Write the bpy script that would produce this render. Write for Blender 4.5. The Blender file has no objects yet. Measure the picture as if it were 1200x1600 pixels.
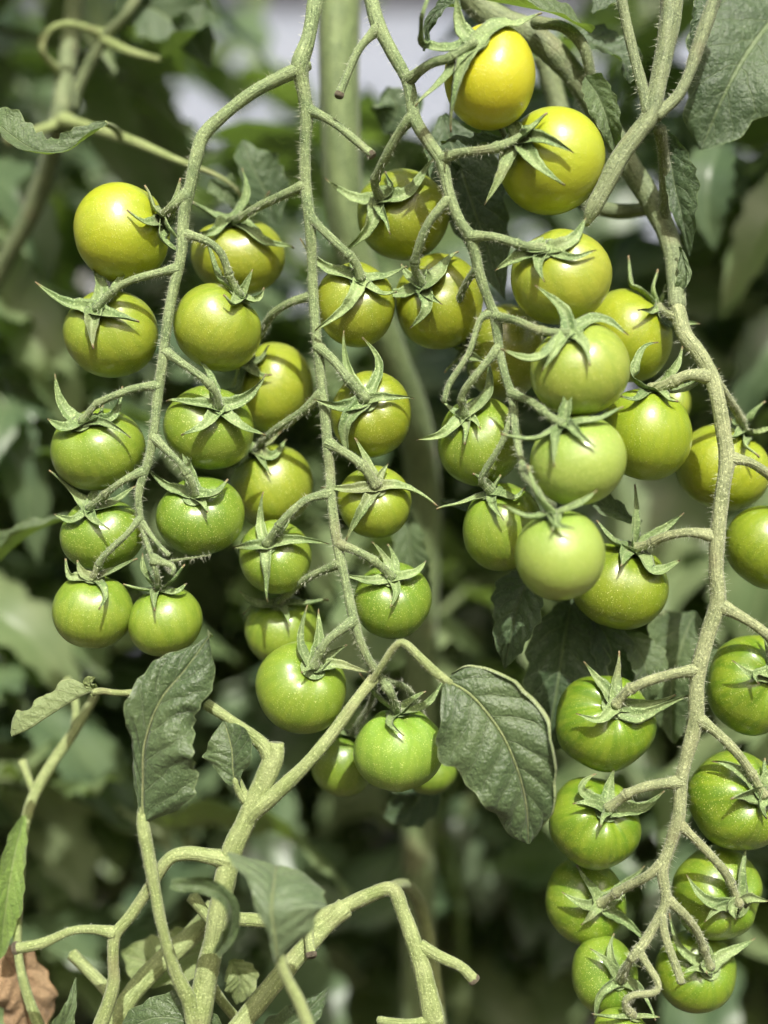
import bpy, math, random
import numpy as np
from mathutils import Vector

R_ = math.radians
rng = random.Random(7)
nprng = np.random.RandomState(7)
scene = bpy.context.scene
COL = scene.collection

# ------------------------------------------------------------------ camera
CAM_H, DIST = 1.0, 0.50
PX = 0.36 / 1600.0                       # metres per photo pixel on the focus plane
cam_d = bpy.data.cameras.new('camera')
cam_d.sensor_fit = 'VERTICAL'
cam_d.sensor_height = 36.0
cam_d.lens = 50.0
cam_d.clip_start = 0.02
cam_d.clip_end = 2000.0
cam_d.dof.use_dof = True
cam_d.dof.focus_distance = 0.503
cam_d.dof.aperture_fstop = 3.5
cam = bpy.data.objects.new('camera', cam_d)
cam.location = (0, -DIST, CAM_H)
cam.rotation_euler = (R_(90), 0, 0)
COL.objects.link(cam)
scene.camera = cam

# ------------------------------------------------------------------ sky and sun
SUN_DIR = Vector((0.09, -0.70, 0.70)).normalized()      # from the scene towards the sun
elev = math.asin(SUN_DIR.z)
azim = math.atan2(SUN_DIR.x, SUN_DIR.y)
world = bpy.data.worlds.new('World')
scene.world = world
world.use_nodes = True
wn = world.node_tree
for n in list(wn.nodes):
    wn.nodes.remove(n)
sky = wn.nodes.new('ShaderNodeTexSky')
sky.sky_type = 'NISHITA'
sky.sun_disc = False
sky.sun_elevation = elev
sky.sun_rotation = azim
sky.air_density = 1.0
sky.dust_density = 9.0
bg = wn.nodes.new('ShaderNodeBackground')
bg.inputs['Strength'].default_value = 0.115
wo = wn.nodes.new('ShaderNodeOutputWorld')
wn.links.new(sky.outputs[0], bg.inputs[0])
wn.links.new(bg.outputs[0], wo.inputs[0])

sun_d = bpy.data.lights.new('sun', 'SUN')
sun_d.energy = 5.0
sun_d.angle = R_(0.53)
sun_d.color = (1.0, 0.965, 0.90)
sun = bpy.data.objects.new('sun', sun_d)
sun.rotation_euler = (-SUN_DIR).to_track_quat('-Z', 'Y').to_euler()
sun.location = (0.4, -2, 4)
COL.objects.link(sun)

# ------------------------------------------------------------------ render settings
scene.view_settings.view_transform = 'Standard'
scene.view_settings.look = 'None'
scene.view_settings.exposure = 0.40
scene.view_settings.gamma = 1.0
scene.view_settings.use_curve_mapping = False
scene.render.engine = 'CYCLES'
scene.cycles.use_denoising = True
scene.cycles.max_bounces = 5
scene.cycles.use_adaptive_sampling = True
scene.cycles.adaptive_threshold = 0.03
scene.cycles.diffuse_bounces = 3
scene.cycles.glossy_bounces = 2
scene.cycles.transmission_bounces = 3
scene.cycles.caustics_reflective = False
scene.cycles.caustics_refractive = False
scene.cycles.sample_clamp_indirect = 4.0


# ------------------------------------------------------------------ helpers
def P(px, py, d=0.0):
    """a spot d metres behind the plane of focus"""
    k = PX * (DIST + d) / DIST
    return np.array([(px - 600.0) * k, d, CAM_H + (800.0 - py) * k])


def pxs(d):
    return PX * (DIST + d) / DIST


def unit(v):
    v = np.asarray(v, float)
    n = np.linalg.norm(v)
    return v / n if n > 1e-12 else np.array([0, 0, 1.0])


def catmull(pts, n_per=10):
    pts = np.asarray(pts, float)
    if len(pts) == 2:
        t = np.linspace(0, 1, n_per + 1)[:, None]
        return pts[0] * (1 - t) + pts[1] * t
    p = np.vstack([2 * pts[0] - pts[1], pts, 2 * pts[-1] - pts[-2]])
    out = []
    for i in range(1, len(p) - 2):
        p0, p1, p2, p3 = p[i - 1], p[i], p[i + 1], p[i + 2]
        for k in range(n_per):
            t = k / n_per
            out.append(0.5 * ((2 * p1) + (-p0 + p2) * t + (2 * p0 - 5 * p1 + 4 * p2 - p3) * t * t
                              + (-p0 + 3 * p1 - 3 * p2 + p3) * t ** 3))
    out.append(pts[-1])
    return np.array(out)


def resample(path, step):
    seg = np.linalg.norm(np.diff(path[:, :3], axis=0), axis=1)
    s = np.concatenate([[0], np.cumsum(seg)])
    n = max(3, int(math.ceil(s[-1] / step)) + 1)
    q = np.linspace(0, s[-1], n)
    return np.stack([np.interp(q, s, path[:, k]) for k in range(path.shape[1])], axis=1)


def frames(pts, ref=None):
    n = len(pts)
    tan = np.gradient(pts, axis=0)
    tan /= np.linalg.norm(tan, axis=1)[:, None] + 1e-12
    r = np.array([0, -1, 0.0]) if ref is None else np.asarray(ref, float)
    nor = np.zeros_like(pts)
    u = r - tan[0] * np.dot(r, tan[0])
    if np.linalg.norm(u) < 1e-3:
        r = np.array([1.0, 0, 0.2])
        u = r - tan[0] * np.dot(r, tan[0])
    u = unit(u)
    for i in range(n):
        u = unit(u - tan[i] * np.dot(u, tan[i]))
        nor[i] = u
    return tan, nor, np.cross(tan, nor)


def make_obj(name, verts, faces, mat, parent=None, smooth=True, attrs=None, uv=None, label=None, kind=None):
    me = bpy.data.meshes.new(name)
    v = np.asarray(verts, float)
    off = np.zeros(3)
    p = parent
    while p is not None:
        off = off + np.array(p.location)
        p = p.parent
    v = v - off
    me.from_pydata(v.tolist(), [], [tuple(int(i) for i in f) for f in faces])
    if 'last' in TCO and len(TCO['last']) == len(v):
        a = me.attributes.new('tco', 'FLOAT_VECTOR', 'POINT')
        a.data.foreach_set('vector', TCO.pop('last').ravel())
    if smooth:
        me.polygons.foreach_set('use_smooth', [True] * len(me.polygons))
    if attrs:
        for an, data in attrs.items():
            a = me.attributes.new(an, 'FLOAT_VECTOR', 'POINT')
            a.data.foreach_set('vector', np.asarray(data, float).ravel())
    if uv is not None:
        lay = me.uv_layers.new(name='UVMap')
        li = np.empty(len(me.loops), int)
        me.loops.foreach_get('vertex_index', li)
        lay.data.foreach_set('uv', np.asarray(uv, float)[li].ravel())
    me.materials.append(mat)
    o = bpy.data.objects.new(name, me)
    COL.objects.link(o)
    if parent is not None:
        o.parent = parent
    if label:
        o['label'] = label
    if kind:
        o['kind'] = kind
    return o


def thing(name, loc, label, cat, group=None):
    o = bpy.data.objects.new(name, None)
    o.location = tuple(float(x) for x in loc)
    o.empty_display_size = 0.01
    COL.objects.link(o)
    o['label'] = label
    o['category'] = cat
    if group:
        o['group'] = group
    return o


TCO = {}


def tube_geo(path, nseg=12, ridges=0.05, bump=0.05, caps=True, seed=0, cut_end=False):
    """path: n x 4 (x, y, z, radius)"""
    r0 = np.random.RandomState(seed)
    pts, rad = path[:, :3], path[:, 3]
    tan, nor, bi = frames(pts)
    n = len(pts)
    ph = np.linspace(0, 2 * math.pi, nseg, endpoint=False)
    ks = r0.uniform(0, 6.28, 4)
    verts = []
    s = np.arange(n)
    for i in range(n):
        tw = ks[0] + 0.03 * i
        rr = rad[i] * (1 + ridges * np.cos(3 * (ph + tw)) + 0.4 * ridges * np.cos(5 * ph + ks[1] + 0.05 * i)
                       + bump * (0.5 * math.sin(0.23 * i + ks[2]) + 0.5 * math.sin(0.61 * i + ks[3]))
                       + bump * 0.8 * (r0.rand(nseg) - 0.5))
        verts.append(pts[i] + np.cos(ph)[:, None] * nor[i] * rr[:, None] + np.sin(ph)[:, None] * bi[i] * rr[:, None])
    V = np.vstack(verts)
    F = []
    for i in range(n - 1):
        for j in range(nseg):
            k = (j + 1) % nseg
            F.append((i * nseg + j, (i + 1) * nseg + j, (i + 1) * nseg + k, i * nseg + k))
    if caps:
        for end in (0, n - 1):
            sgn = -1 if end == 0 else 1
            bulge = 0.0 if cut_end else 0.45
            c = pts[end] + sgn * tan[end] * rad[end] * (bulge if not cut_end else -0.15)
            ci = len(V)
            V = np.vstack([V, c[None]])
            for j in range(nseg):
                k = (j + 1) % nseg
                a, b = end * nseg + j, end * nseg + k
                F.append((a, b, ci) if end == 0 else (b, a, ci))
    sl = np.concatenate([[0], np.cumsum(np.linalg.norm(np.diff(pts, axis=0), axis=1))])
    tco = np.stack([np.tile(np.cos(ph), n), np.tile(np.sin(ph), n), np.repeat(sl, nseg)], 1)
    if caps:
        tco = np.vstack([tco, [[0, 0, 0], [0, 0, sl[-1]]]])
    TCO['last'] = tco
    return V, F


def stem_path(wp, step=0.0014):
    """wp rows: px, py, depth, radius px -> resampled n x 4 in metres"""
    rows = []
    for (x, y, d, r) in wp:
        q = P(x, y, d)
        rows.append([q[0], q[1], q[2], r * pxs(d)])
    return resample(catmull(rows, 10), step)


class HairSet:
    def __init__(self):
        self.V, self.F = [], []

    def add(self, path, per_mm=4.0, lmin=0.0005, lmax=0.0024, seed=1, w=0.000045):
        r0 = np.random.RandomState(seed)
        pts, rad = path[:, :3], path[:, 3]
        tan, nor, bi = frames(pts)
        seg = np.linalg.norm(np.diff(pts, axis=0), axis=1)
        total = seg.sum()
        n = int(total * 1000 * per_mm * 2.2)
        for _ in range(n):
            i = r0.randint(0, len(pts) - 1)
            f = r0.rand()
            p = pts[i] * (1 - f) + pts[i + 1] * f
            rr = rad[i]
            a = r0.uniform(0, 2 * math.pi)
            dr = math.cos(a) * nor[i] + math.sin(a) * bi[i]
            side = np.cross(tan[i], dr)
            L = lmin + (lmax - lmin) * r0.rand() ** 2.2
            dirn = unit(dr + r0.normal(0, 0.28, 3))
            b = p + dr * rr * 0.93
            self.tri(b, b + dirn * L + np.array([0, 0, -0.12 * L]), side, tan[i], w)

    def tri(self, b, tip, s, t, w):
        k = len(self.V)
        self.V += [b + s * w, b - 0.5 * s * w + 0.87 * t * w, b - 0.5 * s * w - 0.87 * t * w, tip]
        self.F += [(k, k + 1, k + 3), (k + 1, k + 2, k + 3), (k + 2, k, k + 3)]

    def build(self, parent, mat, name='stem_hairs'):
        if self.V:
            return make_obj(name, np.array(self.V), self.F, mat, parent, smooth=False, kind='stuff')


# ------------------------------------------------------------------ materials
def new_mat(name):
    m = bpy.data.materials.new(name)
    m.use_nodes = True
    nt = m.node_tree
    for n in list(nt.nodes):
        nt.nodes.remove(n)
    out = nt.nodes.new('ShaderNodeOutputMaterial')
    return m, nt, out


class G:
    """short node helper"""
    def __init__(self, nt):
        self.nt = nt

    def n(self, t, **kw):
        x = self.nt.nodes.new(t)
        for k, v in kw.items():
            setattr(x, k, v)
        return x

    def put(self, sock, v):
        if hasattr(v, 'is_output') or isinstance(v, bpy.types.NodeSocket):
            self.nt.links.new(v, sock)
        else:
            sock.default_value = v

    def math(self, op, a, b=None, c=None, clamp=False):
        x = self.n('ShaderNodeMath', operation=op, use_clamp=clamp)
        self.put(x.inputs[0], a)
        if b is not None:
            self.put(x.inputs[1], b)
        if c is not None:
            self.put(x.inputs[2], c)
        return x.outputs[0]

    def mix(self, fac, a, b, mode='MIX'):
        x = self.n('ShaderNodeMix', data_type='RGBA', blend_type=mode)
        self.put(x.inputs[0], fac)
        self.put(x.inputs[6], a if not isinstance(a, tuple) else (*a, 1) if len(a) == 3 else a)
        self.put(x.inputs[7], b if not isinstance(b, tuple) else (*b, 1) if len(b) == 3 else b)
        return x.outputs[2]

    def noise(self, vec, scale, detail=3, rough=0.55, out=0):
        x = self.n('ShaderNodeTexNoise')
        if vec is not None:
            self.put(x.inputs['Vector'], vec)
        x.inputs['Scale'].default_value = scale
        x.inputs['Detail'].default_value = detail
        x.inputs['Roughness'].default_value = rough
        return x.outputs[out]

    def ramp(self, v, a, b, lo=0.0, hi=1.0):
        x = self.n('ShaderNodeMapRange', interpolation_type='SMOOTHSTEP')
        self.put(x.inputs[0], v)
        x.inputs[1].default_value = a
        x.inputs[2].default_value = b
        x.inputs[3].default_value = lo
        x.inputs[4].default_value = hi
        return x.outputs[0]


def fruit_material():
    m, nt, out = new_mat('tomato_skin')
    g = G(nt)
    bs = g.n('ShaderNodeBsdfPrincipled')
    at = g.n('ShaderNodeAttribute', attribute_name='fco')
    oi = g.n('ShaderNodeObjectInfo')
    sep = g.n('ShaderNodeSeparateXYZ')
    nt.links.new(at.outputs['Vector'], sep.inputs[0])
    z = sep.outputs[2]
    # each fruit its own patch of the noise
    rnd = g.math('MULTIPLY', oi.outputs['Random'], 37.0)
    shift = g.n('ShaderNodeVectorMath', operation='ADD')
    comb = g.n('ShaderNodeCombineXYZ')
    for k in range(3):
        g.put(comb.inputs[k], rnd)
    nt.links.new(at.outputs['Vector'], shift.inputs[0])
    nt.links.new(comb.outputs[0], shift.inputs[1])
    vec = shift.outputs[0]
    base = oi.outputs['Color']
    ripe = oi.outputs['Alpha']            # 1 = ripening yellow, 0 = hard green
    # green shoulders and meridian streaks that fade with ripeness
    ang = g.math('ARCTAN2', sep.outputs[1], sep.outputs[0])
    angv = g.n('ShaderNodeCombineXYZ')
    ca = g.math('COSINE', ang)
    sa = g.math('SINE', ang)
    g.put(angv.inputs[0], g.math('ADD', ca, rnd))
    g.put(angv.inputs[1], g.math('ADD', sa, rnd))
    g.put(angv.inputs[2], g.math('MULTIPLY', z, 0.33))
    streak = g.noise(angv.outputs[0], 5.2, 4, 0.62)
    streak = g.ramp(streak, 0.40, 0.62)
    blotch = g.ramp(g.noise(vec, 1.5, 2), 0.3, 0.72)
    hard = g.math('SUBTRACT', 1.0, ripe, clamp=True)
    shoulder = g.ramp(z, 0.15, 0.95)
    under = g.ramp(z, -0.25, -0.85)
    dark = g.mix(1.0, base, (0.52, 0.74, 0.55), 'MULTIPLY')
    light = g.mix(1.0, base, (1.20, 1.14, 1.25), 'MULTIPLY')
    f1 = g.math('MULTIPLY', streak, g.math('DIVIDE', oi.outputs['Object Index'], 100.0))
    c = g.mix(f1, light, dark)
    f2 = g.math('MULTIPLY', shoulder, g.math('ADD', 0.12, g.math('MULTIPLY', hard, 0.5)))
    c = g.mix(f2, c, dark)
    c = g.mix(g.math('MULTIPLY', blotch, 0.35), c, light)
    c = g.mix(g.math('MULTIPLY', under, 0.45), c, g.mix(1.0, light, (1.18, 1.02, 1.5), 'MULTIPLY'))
    # warm, ripening patch on one side
    warm = g.math('MULTIPLY', g.ramp(g.noise(vec, 0.9, 1), 0.45, 0.7), g.math('MULTIPLY', ripe, 0.5))
    c = g.mix(warm, c, g.mix(1.0, base, (1.10, 1.0, 0.85), 'MULTIPLY'))
    # pale specks: glints of tiny hairs painted into the colour
    vo = g.n('ShaderNodeTexVoronoi', feature='F1')
    vo.inputs['Scale'].default_value = 19.0
    nt.links.new(vec, vo.inputs['Vector'])
    sz = g.n('ShaderNodeSeparateColor')
    nt.links.new(vo.outputs['Color'], sz.inputs[0])
    rad = g.math('MULTIPLY', g.math('POWER', sz.outputs[0], 1.8), 0.34)
    sp = g.math('SUBTRACT', rad, vo.outputs['Distance'])
    speck = g.ramp(sp, 0.0, 0.16)
    vo2 = g.n('ShaderNodeTexVoronoi', feature='F1')
    vo2.inputs['Scale'].default_value = 31.0
    nt.links.new(vec, vo2.inputs['Vector'])
    sz2 = g.n('ShaderNodeSeparateColor')
    nt.links.new(vo2.outputs['Color'], sz2.inputs[0])
    sp2 = g.math('SUBTRACT', g.math('MULTIPLY', g.math('POWER', sz2.outputs[0], 1.1), 0.50), vo2.outputs['Distance'])
    speck = g.math('MAXIMUM', speck, g.math('MULTIPLY', g.ramp(sp2, 0.0, 0.22), 0.62))
    spd = g.math('MULTIPLY', speck, g.math('ADD', g.ramp(g.noise(vec, 2.6, 3), 0.32, 0.58, 0.2, 0.95), g.math('MULTIPLY', shoulder, 0.25)))
    spd = g.math('MULTIPLY', spd, g.math('ADD', 0.35, g.math('MULTIPLY', g.math('FRACT', g.math('MULTIPLY', oi.outputs['Random'], 7.31)), 0.75)))
    spd = g.math('MULTIPLY', spd, g.math('SUBTRACT', 0.92, g.math('MULTIPLY', ripe, 0.5)))
    c = g.mix(spd, c, (0.58, 0.62, 0.21))
    scar = g.ramp(g.math('ADD', z, g.math('MULTIPLY', g.noise(vec, 9.0, 1), 0.012)), -0.876, -0.888)
    c = g.mix(g.math('MULTIPLY', scar, 0.85), c, (0.11, 0.075, 0.03))
    mark = g.ramp(g.noise(vec, 3.6, 4, 0.7), 0.70, 0.74)
    c = g.mix(g.math('MULTIPLY', mark, 0.4), c, (0.30, 0.26, 0.09))
    nt.links.new(c, bs.inputs['Base Color'])
    bs.inputs['Roughness'].default_value = 0.3
    rg = g.math('ADD', 0.33, g.math('MULTIPLY', g.noise(vec, 3.0, 2), 0.14))
    nt.links.new(rg, bs.inputs['Roughness'])
    bs.inputs['Specular IOR Level'].default_value = 0.5
    bs.inputs['Subsurface Weight'].default_value = 0.3
    bs.inputs['Subsurface Radius'].default_value = (0.7, 1.0, 0.2)
    bs.inputs['Subsurface Scale'].default_value = 0.003
    bs.inputs['Coat Weight'].default_value = 0.5
    bs.inputs['Coat Roughness'].default_value = 0.21
    bp = g.n('ShaderNodeBump')
    bp.inputs['Strength'].default_value = 0.4
    bp.inputs['Distance'].default_value = 0.0005
    hgt = g.math('ADD', g.math('MULTIPLY', speck, 0.5), g.math('MULTIPLY', g.noise(vec, 7.0, 3), 0.8))
    nt.links.new(hgt, bp.inputs['Height'])
    nt.links.new(bp.outputs[0], bs.inputs['Normal'])
    nt.links.new(bs.outputs[0], out.inputs[0])
    return m


def stem_material(name, c1, c2, spots=0.5, rough=0.62, scale=260, tips=False):
    m, nt, out = new_mat(name)
    g = G(nt)
    bs = g.n('ShaderNodeBsdfPrincipled')
    tc = g.n('ShaderNodeNewGeometry').outputs['Position']
    n1 = g.ramp(g.noise(tc, 110, 5, 0.6), 0.28, 0.72)
    c = g.mix(n1, c1, c2)
    fine = g.ramp(g.noise(tc, 1300, 1, 0.7), 0.56, 0.68)
    c = g.mix(g.math('MULTIPLY', fine, 0.5), c, tuple(min(1, x * 1.9 + 0.03) for x in c2))
    dk = g.ramp(g.noise(tc, scale * 4.6, 2), 0.56, 0.66)
    c = g.mix(g.math('MULTIPLY', dk, spots), c, tuple(x * 0.35 for x in c1))
    ta = g.n('ShaderNodeAttribute', attribute_name='tco')
    tm = g.n('ShaderNodeVectorMath', operation='MULTIPLY')
    nt.links.new(ta.outputs['Vector'], tm.inputs[0])
    tm.inputs[1].default_value = (2.6, 2.6, 75.0)
    oi = g.n('ShaderNodeObjectInfo')
    tr = g.n('ShaderNodeVectorMath', operation='ADD')
    nt.links.new(tm.outputs[0], tr.inputs[0])
    cb = g.n('ShaderNodeCombineXYZ')
    g.put(cb.inputs[0], g.math('MULTIPLY', oi.outputs['Random'], 30.0))
    nt.links.new(cb.outputs[0], tr.inputs[1])
    stria = g.noise(tr.outputs[0], 1.6, 3, 0.6)
    c = g.mix(g.ramp(stria, 0.52, 0.68, 0.0, 0.42), c, tuple(x * 0.55 for x in c1))
    c = g.mix(g.ramp(stria, 0.46, 0.34, 0.0, 0.40), c, tuple(min(1, x * 1.45) for x in c2))
    br = g.ramp(g.noise(tc, 42, 2), 0.58, 0.75)
    c = g.mix(g.math('MULTIPLY', br, 0.35), c, (0.17, 0.13, 0.075))
    if tips:
        uvn = g.n('ShaderNodeUVMap')
        uvn.uv_map = 'UVMap'
        sp = g.n('ShaderNodeSeparateXYZ')
        nt.links.new(uvn.outputs[0], sp.inputs[0])
        tip = g.ramp(g.math('ADD', sp.outputs[0], g.math('MULTIPLY', g.noise(tc, 150, 1), 0.12)), 0.93, 1.05)
        c = g.mix(g.math('MULTIPLY', tip, 0.8), c, (0.20, 0.13, 0.07))
        keel = g.ramp(g.math('ABSOLUTE', sp.outputs[1]), 0.05, 0.25, 1.0, 0.0)
        c = g.mix(g.math('MULTIPLY', keel, 0.3), c, (0.26, 0.31, 0.16))
    nt.links.new(c, bs.inputs['Base Color'])
    bs.inputs['Roughness'].default_value = rough
    bs.inputs['Specular IOR Level'].default_value = 0.35
    bs.inputs['Sheen Weight'].default_value = 0.12
    bs.inputs['Sheen Roughness'].default_value = 0.4
    bs.inputs['Subsurface Weight'].default_value = 0.0
    bp = g.n('ShaderNodeBump')
    bp.inputs['Strength'].default_value = 0.75
    bp.inputs['Distance'].default_value = 0.0005
    h = g.math('ADD', g.noise(tc, 900, 2, 0.6), g.math('MULTIPLY', stria, -1.6))
    nt.links.new(h, bp.inputs['Height'])
    nt.links.new(bp.outputs[0], bs.inputs['Normal'])
    nt.links.new(bs.outputs[0], out.inputs[0])
    return m


NV = 7.0          # pairs of side veins on a leaf
VS = 1.7         # how far they slant towards the tip


def leaf_material(name, top, top2, under, vein, veinfac=0.5, transl=0.22, rough=0.5, simple=False):
    m, nt, out = new_mat(name)
    g = G(nt)
    bs = g.n('ShaderNodeBsdfPrincipled')
    uvn = g.n('ShaderNodeUVMap')
    uvn.uv_map = 'UVMap'
    sep = g.n('ShaderNodeSeparateXYZ')
    nt.links.new(uvn.outputs[0], sep.inputs[0])
    u, v = sep.outputs[0], sep.outputs[1]
    av = g.math('ABSOLUTE', v)
    geo = g.n('ShaderNodeNewGeometry')
    pos = geo.outputs['Position']
    back = geo.outputs['Backfacing']
    wob = g.math('MULTIPLY', g.math('SUBTRACT', g.noise(pos, 90, 2), 0.5), 0.5)
    q = g.math('ADD', g.math('SUBTRACT', g.math('MULTIPLY', u, NV), g.math('MULTIPLY', av, VS)), wob)
    fr = g.math('ABSOLUTE', g.math('SUBTRACT', g.math('FRACT', q), 0.5))     # 0 half way, .5 on the vein
    side = g.ramp(fr, 0.462, 0.493)
    side = g.math('MULTIPLY', side, g.ramp(av, 0.75, 1.0, 1.0, 0.0))
    midr = g.ramp(av, 0.018, 0.05, 1.0, 0.0)
    rim = g.ramp(av, 0.955, 0.99)
    if simple:
        c = g.mix(g.ramp(g.noise(pos, 25, 1), 0.3, 0.7), top, top2)
        c = g.mix(back, c, under)
        c = g.mix(g.math('MULTIPLY', midr, veinfac), c, vein)
        nt.links.new(c, bs.inputs['Base Color'])
        bs.inputs['Roughness'].default_value = rough
        tr = g.n('ShaderNodeBsdfTranslucent')
        nt.links.new(g.mix(1.0, c, (1.6, 2.0, 0.5), 'MULTIPLY'), tr.inputs[0])
        mx = g.n('ShaderNodeMixShader')
        mx.inputs[0].default_value = transl
        nt.links.new(bs.outputs[0], mx.inputs[1])
        nt.links.new(tr.outputs[0], mx.inputs[2])
        nt.links.new(mx.outputs[0], out.inputs[0])
        return m
    vo = g.n('ShaderNodeTexVoronoi', feature='DISTANCE_TO_EDGE')
    vo.inputs['Scale'].default_value = 260.0
    nt.links.new(pos, vo.inputs['Vector'])
    net = g.ramp(vo.outputs['Distance'], 0.0, 0.10, 1.0, 0.0)
    vm = g.math('MAXIMUM', midr, g.math('MULTIPLY', side, 0.75))
    vm = g.math('MAXIMUM', vm, g.math('MULTIPLY', net, 0.16))
    c = g.mix(g.ramp(g.noise(pos, 45, 3), 0.3, 0.7), top, top2)
    dust = g.ramp(g.noise(pos, 1500, 2, 0.7), 0.5, 0.68)
    c = g.mix(g.math('MULTIPLY', dust, 0.35), c, tuple(min(1, x * 2.2 + 0.02) for x in top2))
    c = g.mix(back, c, under)
    c = g.mix(g.math('MULTIPLY', vm, veinfac), c, vein)
    c = g.mix(g.math('MULTIPLY', rim, 0.8), c, vein)
    nt.links.new(c, bs.inputs['Base Color'])
    bs.inputs['Roughness'].default_value = rough
    bs.inputs['Specular IOR Level'].default_value = 0.42
    bs.inputs['Sheen Weight'].default_value = 0.12
    bp = g.n('ShaderNodeBump')
    bp.inputs['Strength'].default_value = 0.8
    bp.inputs['Distance'].default_value = 0.0010
    h = g.math('ADD', g.math('MULTIPLY', vm, -0.7), g.math('MULTIPLY', g.noise(pos, 330, 4, 0.62), 1.5))
    nt.links.new(h, bp.inputs['Height'])
    nt.links.new(bp.outputs[0], bs.inputs['Normal'])
    tr = g.n('ShaderNodeBsdfTranslucent')
    tcol = g.mix(1.0, c, (1.6, 2.0, 0.5), 'MULTIPLY')
    nt.links.new(tcol, tr.inputs[0])
    mx = g.n('ShaderNodeMixShader')
    mx.inputs[0].default_value = transl
    nt.links.new(bs.outputs[0], mx.inputs[1])
    nt.links.new(tr.outputs[0], mx.inputs[2])
    nt.links.new(mx.outputs[0], out.inputs[0])
    return m


def plain_material(name, col, rough=0.7, noise_scale=0, col2=None):
    m, nt, out = new_mat(name)
    g = G(nt)
    bs = g.n('ShaderNodeBsdfPrincipled')
    if col2:
        pos = g.n('ShaderNodeNewGeometry').outputs['Position']
        f = g.ramp(g.noise(pos, noise_scale, 5, 0.65), 0.3, 0.7)
        nt.links.new(g.mix(f, col, col2), bs.inputs['Base Color'])
        bp = g.n('ShaderNodeBump')
        bp.inputs['Strength'].default_value = 0.9
        bp.inputs['Distance'].default_value = 0.02
        nt.links.new(g.noise(pos, noise_scale * 3, 5, 0.7), bp.inputs['Height'])
        nt.links.new(bp.outputs[0], bs.inputs['Normal'])
    else:
        bs.inputs['Base Color'].default_value = (*col, 1)
    bs.inputs['Roughness'].default_value = rough
    nt.links.new(bs.outputs[0], out.inputs[0])
    return m


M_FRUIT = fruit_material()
M_TRUSS = stem_material('truss_stem', (0.112, 0.166, 0.064), (0.215, 0.275, 0.120), spots=.55)
M_TRUSS2 = stem_material('old_truss_stem', (0.162, 0.196, 0.086), (0.270, 0.302, 0.150), spots=.5)
M_SEPAL = stem_material('sepal_green', (0.092, 0.155, 0.048), (0.212, 0.285, 0.112), spots=0.4, scale=330, tips=True)
M_SHOOT = stem_material('young_stem', (0.175, 0.228, 0.074), (0.238, 0.285, 0.118), spots=0.25)
M_VINE = stem_material('vine_stem', (0.100, 0.135, 0.060), (0.165, 0.200, 0.095), spots=0.4, scale=180)
M_HAIR = plain_material('hair', (0.60, 0.64, 0.46), 0.4)
M_CORK = plain_material('cut_end', (0.34, 0.30, 0.20), 0.8, 900, (0.20, 0.16, 0.10))
M_LEAF = leaf_material('leaf_dark', (0.036, 0.066, 0.026), (0.060, 0.098, 0.040), (0.115, 0.155, 0.080),
                       (0.16, 0.22, 0.09), 0.55, 0.16, 0.46)
M_LEAF2 = leaf_material('leaf_mid', (0.060, 0.095, 0.036), (0.090, 0.135, 0.052), (0.145, 0.190, 0.090),
                        (0.20, 0.26, 0.11), 0.5, 0.25, 0.5)
M_LEAFY = leaf_material('leaf_pale', (0.160, 0.215, 0.075), (0.220, 0.270, 0.110), (0.220, 0.280, 0.120),
                        (0.32, 0.36, 0.17), 0.5, 0.3, 0.55)
M_DRY = leaf_material('leaf_dry', (0.20, 0.130, 0.066), (0.29, 0.205, 0.115), (0.26, 0.18, 0.10),
                      (0.30, 0.17, 0.08), 0.4, 0.12, 0.75)
M_BACK = [leaf_material('leaf_back_a', (0.066, 0.108, 0.054), (0.112, 0.162, 0.080), (0.155, 0.205, 0.108),
                        (0.16, 0.22, 0.10), 0.4, 0.22, 0.38, True),
          leaf_material('leaf_back_b', (0.130, 0.190, 0.082), (0.200, 0.256, 0.122), (0.220, 0.275, 0.140),
                        (0.24, 0.29, 0.14), 0.4, 0.28, 0.40, True)]
M_SOIL = plain_material('soil', (0.045, 0.034, 0.026), 0.95, 9.0, (0.095, 0.074, 0.058))

# ------------------------------------------------------------------ ground
def build_ground():
    n = 60
    xs = np.concatenate([-np.geomspace(600, 3.2, 14), np.linspace(-3, 3, 48), np.geomspace(3.2, 600, 14)])
    ys = np.concatenate([-np.geomspace(600, 3.2, 14), np.linspace(-3, 4, 52), np.geomspace(4.2, 600, 14)])
    X, Y = np.meshgrid(xs, ys)
    Z = 0.025 * np.sin(X * 2.1 + 1) * np.cos(Y * 1.7) + 0.02 * nprng.rand(*X.shape)
    Z[(abs(X) > 3.1) | (abs(Y) > 4.1)] *= 0.3
    V = np.stack([X.ravel(), Y.ravel(), Z.ravel()], 1)
    F = []
    w = len(xs)
    for j in range(len(ys) - 1):
        for i in range(w - 1):
            F.append((j * w + i, j * w + i + 1, (j + 1) * w + i + 1, (j + 1) * w + i))
    make_obj('soil_ground', V, F, M_SOIL, kind='structure')


build_ground()


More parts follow.
